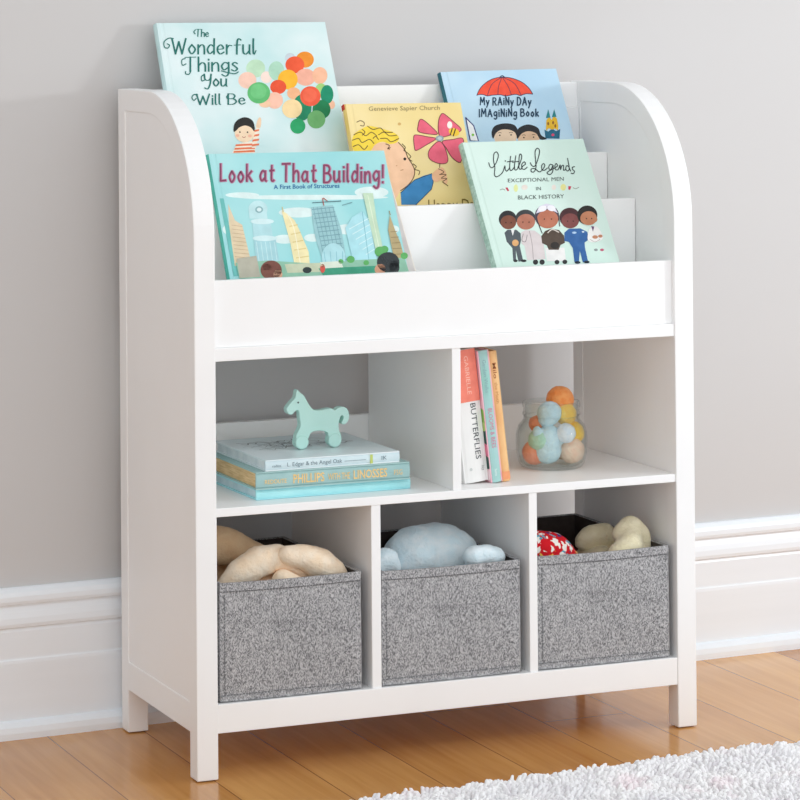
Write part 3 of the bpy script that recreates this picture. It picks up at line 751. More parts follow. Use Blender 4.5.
for s_ in ([(154, 150), (160, 168), (172, 172), (188, 150), (198, 118), (190, 101), (178, 110), (176, 140), (182, 172), (180, 200), (186, 214), (200, 210), (216, 196), (224, 176), (228, 164), (230, 182), (238, 188), (250, 172)],
           [(254, 120), (250, 160), (252, 184), (262, 182), (272, 168)], [(238, 146), (266, 142)], [(278, 118), (272, 160), (274, 182), (284, 180), (292, 160)], [(262, 148), (290, 144)],
           [(290, 170), (304, 130), (302, 112), (294, 118), (292, 170), (300, 180), (310, 166), (322, 156), (316, 146), (306, 156), (306, 176), (318, 180), (330, 170)],
           [(344, 150), (352, 164), (366, 164), (380, 130), (386, 96), (376, 84), (366, 100), (368, 140), (370, 172), (360, 192), (348, 190), (350, 178), (366, 178), (384, 192), (398, 184), (410, 164), (404, 154), (396, 164), (398, 182), (410, 184), (422, 174)],
           [(446, 160), (434, 158), (428, 174), (438, 182), (448, 162), (446, 190), (434, 204), (420, 196), (440, 182), (456, 174)], [(456, 174), (468, 164), (462, 154), (456, 166), (460, 182), (472, 180), (480, 160), (482, 182), (488, 164), (496, 164), (496, 184), (504, 182)],
           [(520, 168), (510, 164), (506, 178), (514, 188), (522, 176), (514, 130)], [(522, 174), (528, 188)], [(546, 168), (536, 172), (538, 182), (546, 190), (540, 200), (530, 198)]):
    a.stroke(s_, 4.2, c)
a.layer = 0
for x_, y_ in ((230, 142),): a.ell(x_, y_, 3, 3, c)
a.text('EXCEPTIONAL MEN', (242, 240), (497, 232), 17, '#4d5654')
a.text('IN', (371, 276), (393, 275), 15, '#4d5654')
a.text('BLACK HISTORY', (288, 318), (498, 312), 18, '#4d5654')
a.done('title_lettering', fc, 'dark handwritten lettering')

# ------------------------------------------------------------------ stack of books lying flat on the middle shelf
def lying(label, x0, x1, y0, dep, z0, z1, yaw, cover, spine, pages, cover_back=None):
    m = Matrix.Translation((x0, y0, z0)) @ Matrix.Rotation(math.radians(yaw), 4, 'Z')
    r = thing('storybook', label, 'book', m, group='books lying flat on the middle shelf')
    w, t = x1 - x0, z1 - z0; bd = .0022
    box('lower_cover', 0, w, 0, dep, 0, bd, cover, r, .0003, False)
    up = box('upper_cover', 0, w, 0, dep, t - bd, t, cover, r, .0003, False)
    b = bmesh.new(); pr = [(.0035, 0)] + [(.0015 - .0022 * math.sin(math.pi * k / 6), t * k / 6) for k in range(1, 6)] + [(.0035, t)]
    pr = [(y, z) for y, z in pr]; add_prism(b, pr, 'x', 0, w)
    sp = from_bm('spine', b, spine, r)
    box('page_block', .004, w - .004, .0035, dep - .005, bd, t - bd, pages, r, 0, False)
    return r, sp, up, m, t
def spine_art(m, t, y=-.0011):
    """tf for drawing coordinates (x metres along spine, z metres up) on a front-facing spine; returned Art is built upright"""
    return lambda x, z: (x, z)
def upright(o, y):
    """turn an Art mesh made in (x, y) into the spine's (x, z) at depth y"""
    for v in o.data.vertices: v.co = Vector((v.co.x, y - v.co.z, v.co.y))
ZK = [ZM + .0004, ZM + .0170, ZM + .0446, ZM + .0622]
c1 = mottled('aqua_board', (166, 228, 235), (182, 236, 241), 9, .45)
lying('aqua blue book at the bottom of the flat stack under the toy horse', .1155, .3770, .0465, .225, ZK[0], ZK[1], .9, c1, mottled('aqua_cloth', (170, 232, 237), (184, 240, 243), 30, .5), mottled('pale_blue_page_edges', (196, 220, 228), (214, 232, 238), 40, .7))
c2 = mottled('grey_green_board', (156, 193, 192), (168, 202, 200), 12, .5)
r2, sp2, up2, m2, t2 = lying('grey green book with gold lettering in the middle of the flat stack', .1130, .3710, .0395, .228, ZK[1] + .0002, ZK[2], -.2, c2, mottled('grey_green_cloth', (154, 192, 192), (166, 201, 200), 30, .5), M['pages_tan'])
wd = .258
a = Art(lambda x, y: (x, y), 0, .00002, True); gd = '#f0cd8c'
a.text('REDOUTE', (.014, .0085), (.050, .0085), .0065, gd, bold=.01)
o = a.done('author_lettering', sp2, 'gold lettering'); upright(o, -.0010)
a = Art(lambda x, y: (x, y), 0, .00002, True)
a.text('PHILLIPS', (.061, .0070), (.113, .0070), .0135, gd, bold=.02)
a.text('WITH THE', (.119, .0080), (.156, .0080), .0100, gd, bold=.01)
a.text('LINOSSES', (.162, .0070), (.219, .0070), .0130, gd, bold=.02)
o = a.done('title_lettering', sp2, 'gold lettering'); upright(o, -.0010)
a = Art(lambda x, y: (x, y), 0, .00002, True)
a.text('FSG', (.231, .0085), (.245, .0085), .0080, gd)
o = a.done('publisher_lettering', sp2, 'gold lettering'); upright(o, -.0010)
c3 = mottled('ice_blue_board', (218, 234, 238), (232, 243, 246), 8, .4)
r3, sp3, up3, m3, t3 = lying('pale ice blue book on top of the flat stack, carrying the toy horse', .1285, .3545, .0400, .235, ZK[2] + .0002, ZK[3], .2, c3, mottled('ice_blue_cloth', (204, 226, 233), (218, 236, 240), 20, .5), mottled('white_page_edges', (214, 226, 230), (232, 240, 242), 40, .7))
a = Art(lambda x, y: (x, y), 0, .00002, True); gy = '#6e8590'
a.text('collins', (.011, .0058), (.026, .0058), .0040, gy)
o = a.done('author_lettering', sp3, 'grey lettering'); upright(o, -.0010)
a = Art(lambda x, y: (x, y), 0, .00002, True)
a.text('L. Edgar & the Angel Oak', (.036, .0058), (.128, .0058), .0062, gy)
a.stroke([(.132, .0078), (.168, .0078)], .0008, '#8ba0a8', False)
o = a.done('title_lettering', sp3, 'grey lettering'); upright(o, -.0010)
a = Art(lambda x, y: (x, y), 0, .00002, True)
a.poly([(.1755, .0012), (.1800, .0012), (.1800, .0150), (.1755, .0150)], '#c8d878')
a.text('IK', (.195, .0058), (.204, .0058), .0060, gy)
o = a.done('publisher_band', sp3, 'lime band and grey letters'); upright(o, -.0010)
# pencil sketch printed on the far half of the top cover
a = Art(lambda x, y: (x, y), t3, .00002, True); rnd = random.Random(3)
for k in range(26):
    x0 = rnd.uniform(.012, .15); y0 = rnd.uniform(.105, .19); q = [(x0, y0)]
    for j in range(5): q.append((q[-1][0] + rnd.uniform(.004, .014), min(.215, max(.09, y0 + rnd.uniform(-.012, .012)))))
    a.stroke(q, rnd.uniform(.0012, .003), rnd.choice(['#7b8488', '#98a2a6', '#aab3b6']))
a.done('cover_sketch', up3, 'grey pencil sketch')

# ------------------------------------------------------------------ toy horse
ZT = ZK[3] + .0006
hy0, hy1 = .120, .135
hp = lambda x, y: at_y(213.4 + x * .196, 340 + y * .196, hy0)
base = hp(540, 545); dz = ZT - base.z
horse = thing('toy_horse', 'mint green flat wooden toy horse standing on the stacked books', 'toy', loc=(base.x, (hy0 + hy1) / 2, ZT))
hm = mottled('mint_lacquer', (184, 228, 219), (194, 234, 226), 9, .42, .05, 120)
out = [(374, 345), (384, 328), (402, 306), (418, 288), (424, 256), (431, 247), (444, 262), (464, 278), (480, 308), (500, 338), (520, 351), (556, 350), (586, 343), (606, 343), (622, 351),
       (636, 340), (662, 334), (684, 346), (694, 376), (687, 408), (668, 424), (656, 418), (661, 402), (665, 386), (656, 378), (646, 392), (640, 420), (642, 452), (652, 478), (650, 500), (600, 500), (588, 480), (580, 464),
       (550, 456), (512, 460), (494, 474), (480, 500), (428, 500), (424, 480), (438, 450), (445, 425), (440, 392), (438, 366), (432, 352), (420, 356), (404, 372), (388, 373), (378, 362)]
bm = bmesh.new()
pts = [(p.x, p.z + dz) for p in (hp(*q) for q in catmull(out, 3, True))]
add_prism(bm, pts, 'y', hy0, hy1)
bmesh.ops.recalc_face_normals(bm, faces=bm.faces[:])
es = [e for e in bm.edges if len(e.link_faces) == 2 and any(len(f.verts) > 6 for f in e.link_faces)]
bmesh.ops.bevel(bm, geom=es, offset=.0011, segments=2, profile=.5, affect='EDGES')
from_bm('horse_body', bm, hm, horse, world=True)
for cx, cy, rr in ((452, 509, 36), (620, 509, 36)):
    c = hp(cx, cy); rad = rr * .196 / 636
    bm = bmesh.new()
    add_lathe(bm, [(0, 0), (rad - .0012, 0), (rad, .0012), (rad, hy1 - hy0 + .0018), (rad - .0012, hy1 - hy0 + .003), (0, hy1 - hy0 + .003)], (0, 0, 0), 28)
    bm.transform(Matrix.Translation((c.x, hy0 - .0015, ZT + rad)) @ Matrix.Rotation(-math.pi / 2, 4, 'X'))
    from_bm('wheel', bm, hm, horse, False, None, True)
    # axle pin
c = hp(432, 312)
bm = bmesh.new(); add_lathe(bm, [(0, 0), (.0013, 0), (.0015, .0006), (0, .0006)], (0, 0, 0), 14)
bm.transform(Matrix.Translation((c.x, hy0 + .0001, c.z + dz)) @ Matrix.Rotation(math.pi / 2, 4, 'X'))
from_bm('eye', bm, ink('#3a4a48'), horse, False, 'dark dot eye', True)

# ------------------------------------------------------------------ upright books in the right cubby
def standing(label, x0, y0, w, hgt, dep, lean, cover, spine, pages, art=None, side_art=None):
    """spine faces the front; local x across the spine, y depth, z up; leans to the left about its lower left edge"""
    m = Matrix.Translation((x0, y0, ZM + .0006)) @ Matrix.Rotation(math.radians(-lean), 4, 'Y')
    # lift so that the lower corner rests on the shelf
    low = min((m @ Vector((x, 0, 0))).z for x in (0, w)); m.translation.z += ZM + .0006 - low
    r = thing('spine_book', label, 'book', m, group='books standing beside the jar')
    bd = .0022
    lf = box('left_cover', 0, bd, .001, dep, 0, hgt, cover, r, .0003, False)
    box('right_cover', w - bd, w, .001, dep, 0, hgt, cover, r, .0003, False)
    b = bmesh.new(); add_prism(b, [(0, .003)] + [(w * k / 6, .0014 - .0022 * math.sin(math.pi * k / 6)) for k in range(1, 6)] + [(w, .003)], 'z', 0, hgt)
    sp = from_bm('spine', b, spine, r)
    box('page_block', bd, w - bd, .0035, dep - .005, .003, hgt - .003, pages, r, 0, False)
    for nm, fn in (art or []):
        a = Art(lambda x, y: (x, y), 0, .00002, True); fn(a, w, hgt); o = a.done(nm, sp); upright(o, -.0011)
    return r, lf
white = mottled('white_jacket', (236, 236, 234), (244, 244, 242), 10, .4)
art_a = [('author_lettering', lambda a, w, h: (a.poly([(.0004, h * .605), (w - .0004, h * .605), (w - .0004, h * .998), (.0004, h * .998)], '#f08672'),
                                              a.text('GABRIELLE', (w * .50, h * .95), (w * .50, h * .66), w * .17, '#f7bfae'))),
         ('title_lettering', lambda a, w, h: a.text('BUTTERFLIES', (w * .56, h * .59), (w * .56, h * .17), w * .22, '#4c5256')),
         ('publisher_lettering', lambda a, w, h: a.text('ivy', (w * .76, h * .115), (w * .76, h * .08), w * .12, '#8a9090')),
         ('publisher_mark', lambda a, w, h: a.ell(w * .3, h * .10, w * .06, w * .06, '#c8ccca'))]
standing('thick white and coral book with black lettering, first of three upright books from the divider', .4720, .050, .0415, .2135, .17, 6.3, white, white, M['pages'], art_a)
art_b = [('author_lettering', lambda a, w, h: a.text('Garden Walks', (w * .32, h * .93), (w * .32, h * .68), w * .30, '#8fb2b8')),
         ('title_lettering', lambda a, w, h: a.text('BLOOMS & BEES', (w * .36, h * .56), (w * .36, h * .26), w * .36, '#d77f9c')),
         ('publisher_lettering', lambda a, w, h: a.text('home', (w * .36, h * .10), (w * .36, h * .05), w * .25, '#e8f2ee'))]
tealb = mottled('teal_jacket', (150, 206, 196), (184, 214, 220), 9, .4)
m_side, lf = standing('pale teal book with pink lettering, middle one of three upright books', .5146, .042, .0200, .2125, .165, 6.3, mottled('flower_jacket', (236, 168, 186), (244, 206, 214), 14, .4), tealb, M['pages'], art_b)
a = Art(lambda x, y: (x, y), 0, .00002, True)
for z_, c_, l_ in ((.105, '#86b84c', .030), (.074, '#2f5a50', .030), (.052, '#e77a9a', .022), (.032, '#2f5a50', .022), (.090, '#b9d27a', .015), (.012, '#f3d8de', .02)):
    a.ell(.012, z_, .02, l_ / 2, c_)
o = a.done('flower_print', lf, 'pink and green flower print')
for v in o.data.vertices: v.co = Vector((-.00005 - v.co.z, .001 + max(0, v.co.x), v.co.y))
art_c = [('title_lettering', lambda a, w, h: a.text('Milo', (w * .28, h * .91), (w * .28, h * .79), w * .42, '#a9653a', bold=.01)),
         ('author_lettering', lambda a, w, h: a.text('the Moth', (w * .30, h * .76), (w * .30, h * .60), w * .34, '#c88c52')),
         ('publisher_mark', lambda a, w, h: a.poly([(.0004, h * .015), (w - .0004, h * .015), (w - .0004, h * .075), (.0004, h * .075)], '#f0a273'))]
standing('slim tan orange book, third of three upright books and nearest the jar', .5358, .046, .0145, .2105, .16, 6.3, mottled('apricot_board', (232, 186, 130), (240, 200, 146), 12, .45), mottled('apricot_cloth', (236, 180, 118), (246, 204, 146), 14, .5), M['pages'], art_c)

# ------------------------------------------------------------------ glass jar and the soft balls in it
JC = Vector((.6765, .1545, ZM + .0004))
jar = thing('glass_jar', 'clear glass jar filled with small soft toys, standing on the shelf at right', 'jar', loc=JC)
bm = bmesh.new()
outer = [(0, 0), (.046, 0), (.0505, .002), (.0545, .008), (.0585, .025), (.0595, .045), (.0586, .058), (.0545, .070), (.0480, .0775), (.0462, .081), (.0462, .085)]
inner = [(.0436, .085), (.0437, .080), (.0456, .0755), (.0520, .068), (.0561, .057), (.0570, .045), (.0560, .026), (.0520, .010), (.045, .0045), (0, .0045)]
add_lathe(bm, outer + inner, (0, 0, 0), 48)
from_bm('jar_body', bm, M['glass'], jar, True)
bm = bmesh.new()
add_lathe(bm, [(.0436, .085), (.0462, .085), (.0480, .087), (.0480, .090), (.0464, .092), (.0464, .099), (.0482, .101), (.0482, .106), (.0470, .1085), (.0448, .1085), (.0436, .106), (.0436, .085)], (0, 0, 0), 48)
from_bm('jar_neck', bm, M['glass'], jar, True)

def in_jar(px, py, r, y):
    p = at_y(px, py, y); d = Vector((p.x - JC.x, p.y - JC.y)); z = p.z - JC.z
    lim = (.0558 if z < .062 else .043) - r
    if z < .075 and d.length > lim: d = d.normalized() * max(lim, 0)
    if .075 <= z and d.length > .0425 - r: d = d.normalized() * max(.0425 - r, 0)
    return Vector((JC.x + d.x, JC.y + d.y, max(p.z, JC.z + .0055 + r)))
def ball(px, py, r, y, c1, c2, label, seed, name='plush_ball'):
    p = in_jar(px, py, r, y)
    t = thing(name, label, 'soft toy', loc=(p.x, p.y, p.z - r), group='soft balls in the glass jar')
    blob('plush_body', [(p, r * .97)], plush('fuzz_' + str(seed), c1, c2, 120), t, .0017, .0007, 150, seed, None, 2)
    return p
JB = thing('plush_toy', 'light blue soft toy with round head, at the front of the glass jar', 'soft toy', loc=in_jar(550, 470, .02, .12) - Vector((0, 0, .02)))
hb, bb, b2 = in_jar(548.5, 413.5, .0222, .131), in_jar(549, 438, .0220, .133), in_jar(548, 457, .0245, .134)
bl = plush('powder_blue_fuzz', (196, 226, 240), (212, 236, 245), 120)
body = blob('plush_body', [(bb, (.0215, .018, .022)), ((bb + b2) / 2, (.0225, .018, .02)), (b2, (.0235, .018, .0215)), (in_jar(536, 434, .011, .128), (.0085, .008, .013)), (in_jar(562, 436, .011, .128), (.0085, .008, .013))], bl, JB, .0017, .0007, 150, 2, None, 2)
blob('plush_head', [(hb, (.0208, .0185, .0195)), (hb + Vector((-.004, 0, -.01)), (.016, .015, .014))], bl, JB, .0017, .0007, 150, 3, None, 2)
ball(563, 399.5, .0240, .160, (244, 150, 84), (250, 172, 108), 'orange soft ball poking up above the rim of the glass jar', 11)
ball(573, 414, .0190, .137, (252, 206, 92), (254, 218, 116), 'golden yellow soft ball in the neck of the jar, below the orange one', 12)
ball(592, 432, .0200, .138, (250, 202, 60), (254, 214, 86), 'deep yellow soft ball against the right wall of the jar', 13)
ball(566, 433, .0170, .118, (222, 234, 247), (238, 243, 250), 'bluish white soft ball in the middle right of the jar', 14)
ball(578, 456, .0225, .130, (253, 214, 190), (254, 226, 204), 'peach soft ball at the lower right of the jar', 15)
ball(529, 442, .0185, .122, (174, 216, 194), (192, 226, 206), 'sage green soft ball at the left wall of the jar', 16)
ball(529, 458, .0210, .148, (245, 152, 124), (250, 172, 146), 'coral soft ball at the lower left of the jar', 17)
ball(533, 424, .0140, .150, (232, 140, 104), (242, 160, 124), 'small terracotta soft ball high at the left of the jar', 18)
ball(566, 459, .0170, .180, (236, 218, 190), (244, 230, 206), 'cream soft ball low at the back of the jar', 19)

# ------------------------------------------------------------------ baskets
def basket(label, x0, x1, z1=.2975):
    y0, y1, z0 = .0085, .346, ZB + .0008; t = .004
    r = thing('storage_basket', label, 'basket', loc=((x0 + x1) / 2, (y0 + y1) / 2, z0), group='grey fabric baskets')
    def shell(o, top, bottom=True, wob=.0):
        b = bmesh.new()
        n = 10
        def ring(inset, z):
            pts = []
            xs0, xs1, ys0, ys1 = x0 + inset, x1 - inset, y0 + inset, y1 - inset
            for k in range(n): pts.append((xs0 + (xs1 - xs0) * k / n, ys0))
            for k in range(n): pts.append((xs1, ys0 + (ys1 - ys0) * k / n))
            for k in range(n): pts.append((xs1 - (xs1 - xs0) * k / n, ys1))
            for k in range(n): pts.append((xs0, ys1 - (ys1 - ys0) * k / n))
            out = []
            for x, y in pts:
                zz = z
                if z > z0 + .1: zz = z - wob * math.sin(math.pi * (x - x0) / (x1 - x0)) * (1 if y < y0 + .1 else .4)
                # the sides bow out a touch between the corners
                s = .0 if z < z0 + .002 else .0016
                dx = s * math.sin(math.pi * (y - y0) / (y1 - y0)); dy = s * .6 * math.sin(math.pi * (x - x0) / (x1 - x0))
                if abs(x - xs0) < 1e-6: x -= 0 * dx
                if abs(y - ys0) < 1e-6: y -= dy
                out.append(b.verts.new((x, y, zz)))
            return out
        return b, ring
    # outer walls
    b, ring = shell(None, z1, wob=.0015)
    R0 = ring(.002, z0); R1 = ring(0, z0 + .004); R2 = ring(0, z0 + .09); R3 = ring(.0004, z1); R4 = ring(t, z1); R5 = ring(t, z1 - .006)
    for A, B in ((R0, R1), (R1, R2), (R2, R3), (R3, R4), (R4, R5)):
        for k in range(len(A)):
            j = (k + 1) % len(A); b.faces.new((A[k], A[j], B[j], B[k]))
    b.faces.new(R0[::-1])
    bd = from_bm('basket_body', b, M['fabric'], r, False, None, True)
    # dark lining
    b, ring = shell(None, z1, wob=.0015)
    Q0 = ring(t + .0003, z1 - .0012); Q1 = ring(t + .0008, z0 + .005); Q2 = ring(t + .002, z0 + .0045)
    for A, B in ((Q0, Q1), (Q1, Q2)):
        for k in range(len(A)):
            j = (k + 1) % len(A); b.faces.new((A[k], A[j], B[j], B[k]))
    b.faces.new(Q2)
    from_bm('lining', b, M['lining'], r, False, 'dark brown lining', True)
    # folded hem around the rim and a stitched seam at the foot
    b = bmesh.new()
    def band(za, zb, out):
        for (ax, ay), (bx, by) in (((x0, y0), (x1, y0)), ((x1, y0), (x1, y1)), ((x1, y1), (x0, y1)), ((x0, y1), (x0, y0))):
            n = 12; dx, dy = bx - ax, by - ay; L = math.hypot(dx, dy); nx, ny = dy / L, -dx / L
            prev = None
            for k in range(n + 1):
                s = k / n; bow = (.0016 * .6 * math.sin(math.pi * s)) if ay == by == y0 else 0
                px, py = ax + dx * s + nx * (out + bow), ay + dy * s + ny * (out + bow)
                dzz = -.0015 * math.sin(math.pi * s) * (1 if ay == by == y0 else (.4 if ay == by else 0))
                cur = [b.verts.new((px, py, za + dzz)), b.verts.new((px, py, zb + dzz)), b.verts.new((px - nx * (out + .0004), py - ny * (out + .0004), zb + dzz)), b.verts.new((px - nx * (out + .0004), py - ny * (out + .0004), za + dzz))]
                if prev:
                    for q in range(4): b.faces.new((prev[q], cur[q], cur[(q + 1) % 4], prev[(q + 1) % 4]))
                prev = cur
    band(z1 - .0125, z1 + .0004, .0011); band(z0 + .002, z0 + .0095, .0009)
    from_bm('hem', b, M['fabric'], r, False, None, True)
    for zc in (z1 - .0136, z0 + .0106):
        b = bmesh.new()
        n = int((x1 - x0) / .005)
        for k in range(n):
            s = (k + .5) / n; xx = x0 + (x1 - x0) * s; bow = .001 * math.sin(math.pi * s)
            dzz = -.0015 * math.sin(math.pi * s) if zc > .2 else 0
            add_box(b, xx - .0017, xx + .0017, y0 - bow - .0006, y0 - bow + .0002, zc + dzz - .0006, zc + dzz + .0006)
        from_bm('stitching', b, M['thread'], r, False, 'dark stitching', True)
    b = bmesh.new(); n = 34
    for k in range(n):
        zz = z0 + .013 + (z1 - .03 - z0) * (k + .5) / n
        add_box(b, x0 + .0072, x0 + .0084, y0 - .0009, y0 + .0003, zz - .0015, zz + .0015)
    from_bm('side_stitching', b, M['thread'], r, False, 'dark stitching', True)
    return r
basket('grey tweed fabric basket holding the tan and cream plush toys, bottom row', .0405, .2740)
basket('grey tweed fabric basket holding the pale blue plush toy, bottom row', .3085, .5475, .2945)
basket('grey tweed fabric basket holding the red cloth and pale yellow toys, bottom row', .5785, .8150, .2965)

S = 1 / 636
def chain(pts, y, xmin=-9):
    """(px, py, radius px[, dy]) -> overlapping spheres interpolated along the chain"""
    out = []
    for i in range(len(pts) - 1):
        a_, b_ = pts[i], pts[i + 1]
        for k in range(5):
            s = k / 5; q = [a_[j] + (b_[j] - a_[j]) * s for j in range(3)]
            dy = (a_[3] if len(a_) > 3 else 0) * (1 - s) + (b_[3] if len(b_) > 3 else 0) * s
            out.append((at_y(q[0], q[1], y + dy), q[2] * S))
    l = pts[-1]; out.append((at_y(l[0], l[1], y + (l[3] if len(l) > 3 else 0)), l[2] * S))
    for p, r_ in out: p.x = max(p.x, xmin + r_)
    return out
def fill(x0, x1, y0, y1, z0, z1):
    c = Vector(((x0 + x1) / 2, (y0 + y1) / 2, (z0 + z1) / 2)); return [(c, ((x1 - x0) / 2, (y1 - y0) / 2, (z1 - z0) / 2))]
ZF = ZB + .0068
# left basket: a cream plush with floppy ears over a tan one
t = thing('plush_toy', 'tan plush toy lying behind the cream one in the left basket', 'soft toy', loc=(.10, .25, ZF))
blob('plush_body', chain([(206, 545, 21), (224, 546, 20), (243, 551, 15), (262, 557, 12), (282, 563, 10)], .19) + fill(.055, .20, .175, .325, ZF, .30), plush('tan_fur', (238, 204, 162), (246, 218, 180)), t, .004, .002, 40, 4, lim=(0.0468, 0.2677))
t = thing('plush_toy', 'cream plush toy with floppy folded ears at the front of the left basket', 'soft toy', loc=(.165, .10, ZF))
cream = plush('cream_fur', (252, 228, 198), (254, 238, 216))
blob('plush_body', fill(.075, .255, .03, .17, ZF, .295) + chain([(283, 581, 12), (296, 585, 10)], .05), cream, t, .004, .0015, 45, 5, lim=(0.0468, 0.2677))
blob('ear', chain([(226, 588, 11), (240, 574, 15), (258, 562, 16), (276, 558, 14), (292, 562, 12), (306, 574, 11)], .075), cream, t, .004, .0014, 45, 6, lim=(0.0468, 0.2677))
blob('ear', chain([(288, 555, 10), (304, 557, 13), (320, 564, 16), (332, 572, 14), (341, 582, 11)], .055), cream, t, .004, .0014, 45, 7, lim=(0.0468, 0.2677))
# middle basket: pale blue plush
t = thing('plush_toy', 'pale blue plush toy filling the middle basket', 'soft toy', loc=(.43, .15, ZF))
sky = plush('pale_blue_fur', (222, 242, 250), (236, 248, 253), 60)
c = at_y(435, 561, .15)
blob('plush_body', [(c, (.076, .07, .062))] + [(at_y(418, 560, .14), (.06, .055, .056))] + fill(.33, .53, .07, .24, ZF, .285), sky, t, .004, .0022, 45, 8, lim=(0.3148, 0.5412))
blob('paw', chain([(376, 566, 14), (386, 560, 13), (392, 568, 10)], .10), sky, t, .004, .0015, 60, 9, lim=(0.3148, 0.5412))
blob('paw', chain([(474, 557, 12), (488, 555, 11), (496, 556, 10)], .045), sky, t, .004, .0015, 60, 10, lim=(0.3148, 0.5412))
# right basket: red patterned cloth and a pale yellow plush
def paisley(name):
    m, nt, b = new_mat(name, .9, .1)
    tc = N(nt, 'ShaderNodeTexCoord')
    n0 = N(nt, 'ShaderNodeTexNoise'); n0.inputs['Scale'].default_value = 60; nt.links.new(tc.outputs['Object'], n0.inputs['Vector'])
    mxv = N(nt, 'ShaderNodeMix', data_type='RGBA'); mxv.inputs[0].default_value = .03
    nt.links.new(tc.outputs['Object'], mxv.inputs[6]); nt.links.new(n0.outputs['Color'], mxv.inputs[7])
    v = N(nt, 'ShaderNodeTexVoronoi'); v.inputs['Scale'].default_value = 104; nt.links.new(mxv.outputs[2], v.inputs['Vector'])
    rp = N(nt, 'ShaderNodeValToRGB'); cr = rp.color_ramp; cr.interpolation = 'CONSTANT'
    cols = [(0, (206, 32, 42)), (.42, (240, 236, 230)), (.58, (206, 32, 42)), (.70, (88, 168, 190)), (.80, (240, 200, 90)), (.88, (60, 58, 120)), (.94, (238, 232, 224))]
    cr.elements[0].color = srgb(cols[0][1]); cr.elements[1].position = cols[1][0]; cr.elements[1].color = srgb(cols[1][1])
    for p_, c_ in cols[2:]:
        e = cr.elements.new(p_); e.color = srgb(c_)
    sp = N(nt, 'ShaderNodeSeparateColor'); nt.links.new(v.outputs['Color'], sp.inputs[0])
    md = N(nt, 'ShaderNodeMath', operation='MULTIPLY'); nt.links.new(sp.outputs[0], md.inputs[0])
    lt = N(nt, 'ShaderNodeMath', operation='LESS_THAN'); lt.inputs[1].default_value = .62; nt.links.new(v.outputs['Distance'], lt.inputs[0])
    nt.links.new(lt.outputs[0], md.inputs[1]); nt.links.new(md.outputs[0], rp.inputs['Fac']); nt.links.new(rp.outputs['Color'], b.inputs['Base Color'])
    return m
t = thing('cloth_toy', 'red patterned cloth toy at the left of the right basket', 'soft toy', loc=(.63, .10, ZF))
blob('cloth_body', chain([(538, 554, 25), (550, 556, 25), (564, 563, 18), (577, 570, 12)], .075) + fill(.59, .675, .03, .15, ZF, .285), paisley('red_patterned_cotton'), t, .004, .0015, 30, 11, lim=(0.5848, 0.8087))
t = thing('plush_toy', 'pale yellow plush toy with two rounded lumps in the right basket', 'soft toy', loc=(.74, .13, ZF))
yel = plush('pale_yellow_fur', (234, 224, 188), (244, 236, 206))
blob('plush_body', fill(.715, .805, .05, .25, ZF, .28) + chain([(600, 560, 14), (630, 562, 16)], .13), yel, t, .004, .0016, 45, 12, lim=(0.5848, 0.8087))
blob('ear', chain([(584, 542, 10), (592, 538, 14), (604, 537, 15), (612, 544, 14), (608, 556, 12)], .165), yel, t, .004, .0014, 45, 13, lim=(0.5848, 0.8087))
blob('ear', chain([(622, 534, 11), (631, 528, 13), (640, 538, 13), (642, 550, 13), (642, 562, 13)], .075) + chain([(632, 534, 11, -.03), (630, 546, 14, -.045), (618, 556, 13, -.05), (640, 556, 13, -.045)], .095), yel, t, .004, .0014, 45, 14, lim=(0.5848, 0.8087))

# ------------------------------------------------------------------ shag rug
RX0, RX1, RY0, RY1 = -.05, 2.6, -2.0, -.222
def rug_edge(x): return RY1 - .006 + .06 * (x - .62) + .006 * mnoise.noise(Vector((x * 5, 0, 3)))
rug = thing('shag_rug', 'white and blush shag rug on the wooden floor in front of the bookcase', 'rug', loc=((RX0 + RX1) / 2, (RY0 + RY1) / 2, 0))
rm_, nt, b = new_mat('shag_pile', .95, .1)
tc = N(nt, 'ShaderNodeTexCoord'); n1 = N(nt, 'ShaderNodeTexNoise'); n1.inputs['Scale'].default_value = 9; n1.inputs['Detail'].default_value = 2
nt.links.new(tc.outputs['Object'], n1.inputs['Vector'])
rp = N(nt, 'ShaderNodeValToRGB'); cr = rp.color_ramp
cr.elements[0].position = .32; cr.elements[0].color = srgb((244, 243, 245)); cr.elements[1].position = .62; cr.elements[1].color = srgb((253, 252, 252))
e = cr.elements.new(.74); e.color = srgb((250, 238, 241))
ge = N(nt, 'ShaderNodeNewGeometry'); mm = N(nt, 'ShaderNodeMix', data_type='RGBA', blend_type='MULTIPLY'); mm.inputs[0].default_value = .8
r2p = N(nt, 'ShaderNodeValToRGB'); r2p.color_ramp.elements[0].color = srgb((232, 228, 231)); r2p.color_ramp.elements[1].color = (1, 1, 1, 1); r2p.color_ramp.elements[1].position = .4
nt.links.new(n1.outputs['Fac'], rp.inputs['Fac']); nt.links.new(ge.outputs['Random Per Island'], r2p.inputs['Fac'])
nt.links.new(rp.outputs['Color'], mm.inputs[6]); nt.links.new(r2p.outputs['Color'], mm.inputs[7]); nt.links.new(mm.outputs[2], b.inputs['Base Color'])
bm = bmesh.new()
add_prism(bm, [(RX0 + .006, RY0), (RX1, RY0)] + [(RX1 + (RX0 + .006 - RX1) * k / 24, rug_edge(RX1 + (RX0 + .006 - RX1) * k / 24) - .004) for k in range(25)], 'z', .0005, .011)
from_bm('backing', bm, mottled('rug_backing', (236, 233, 234), (246, 244, 244), 40, .95), rug, world=True)
rnd = random.Random(5); verts = []; faces = []
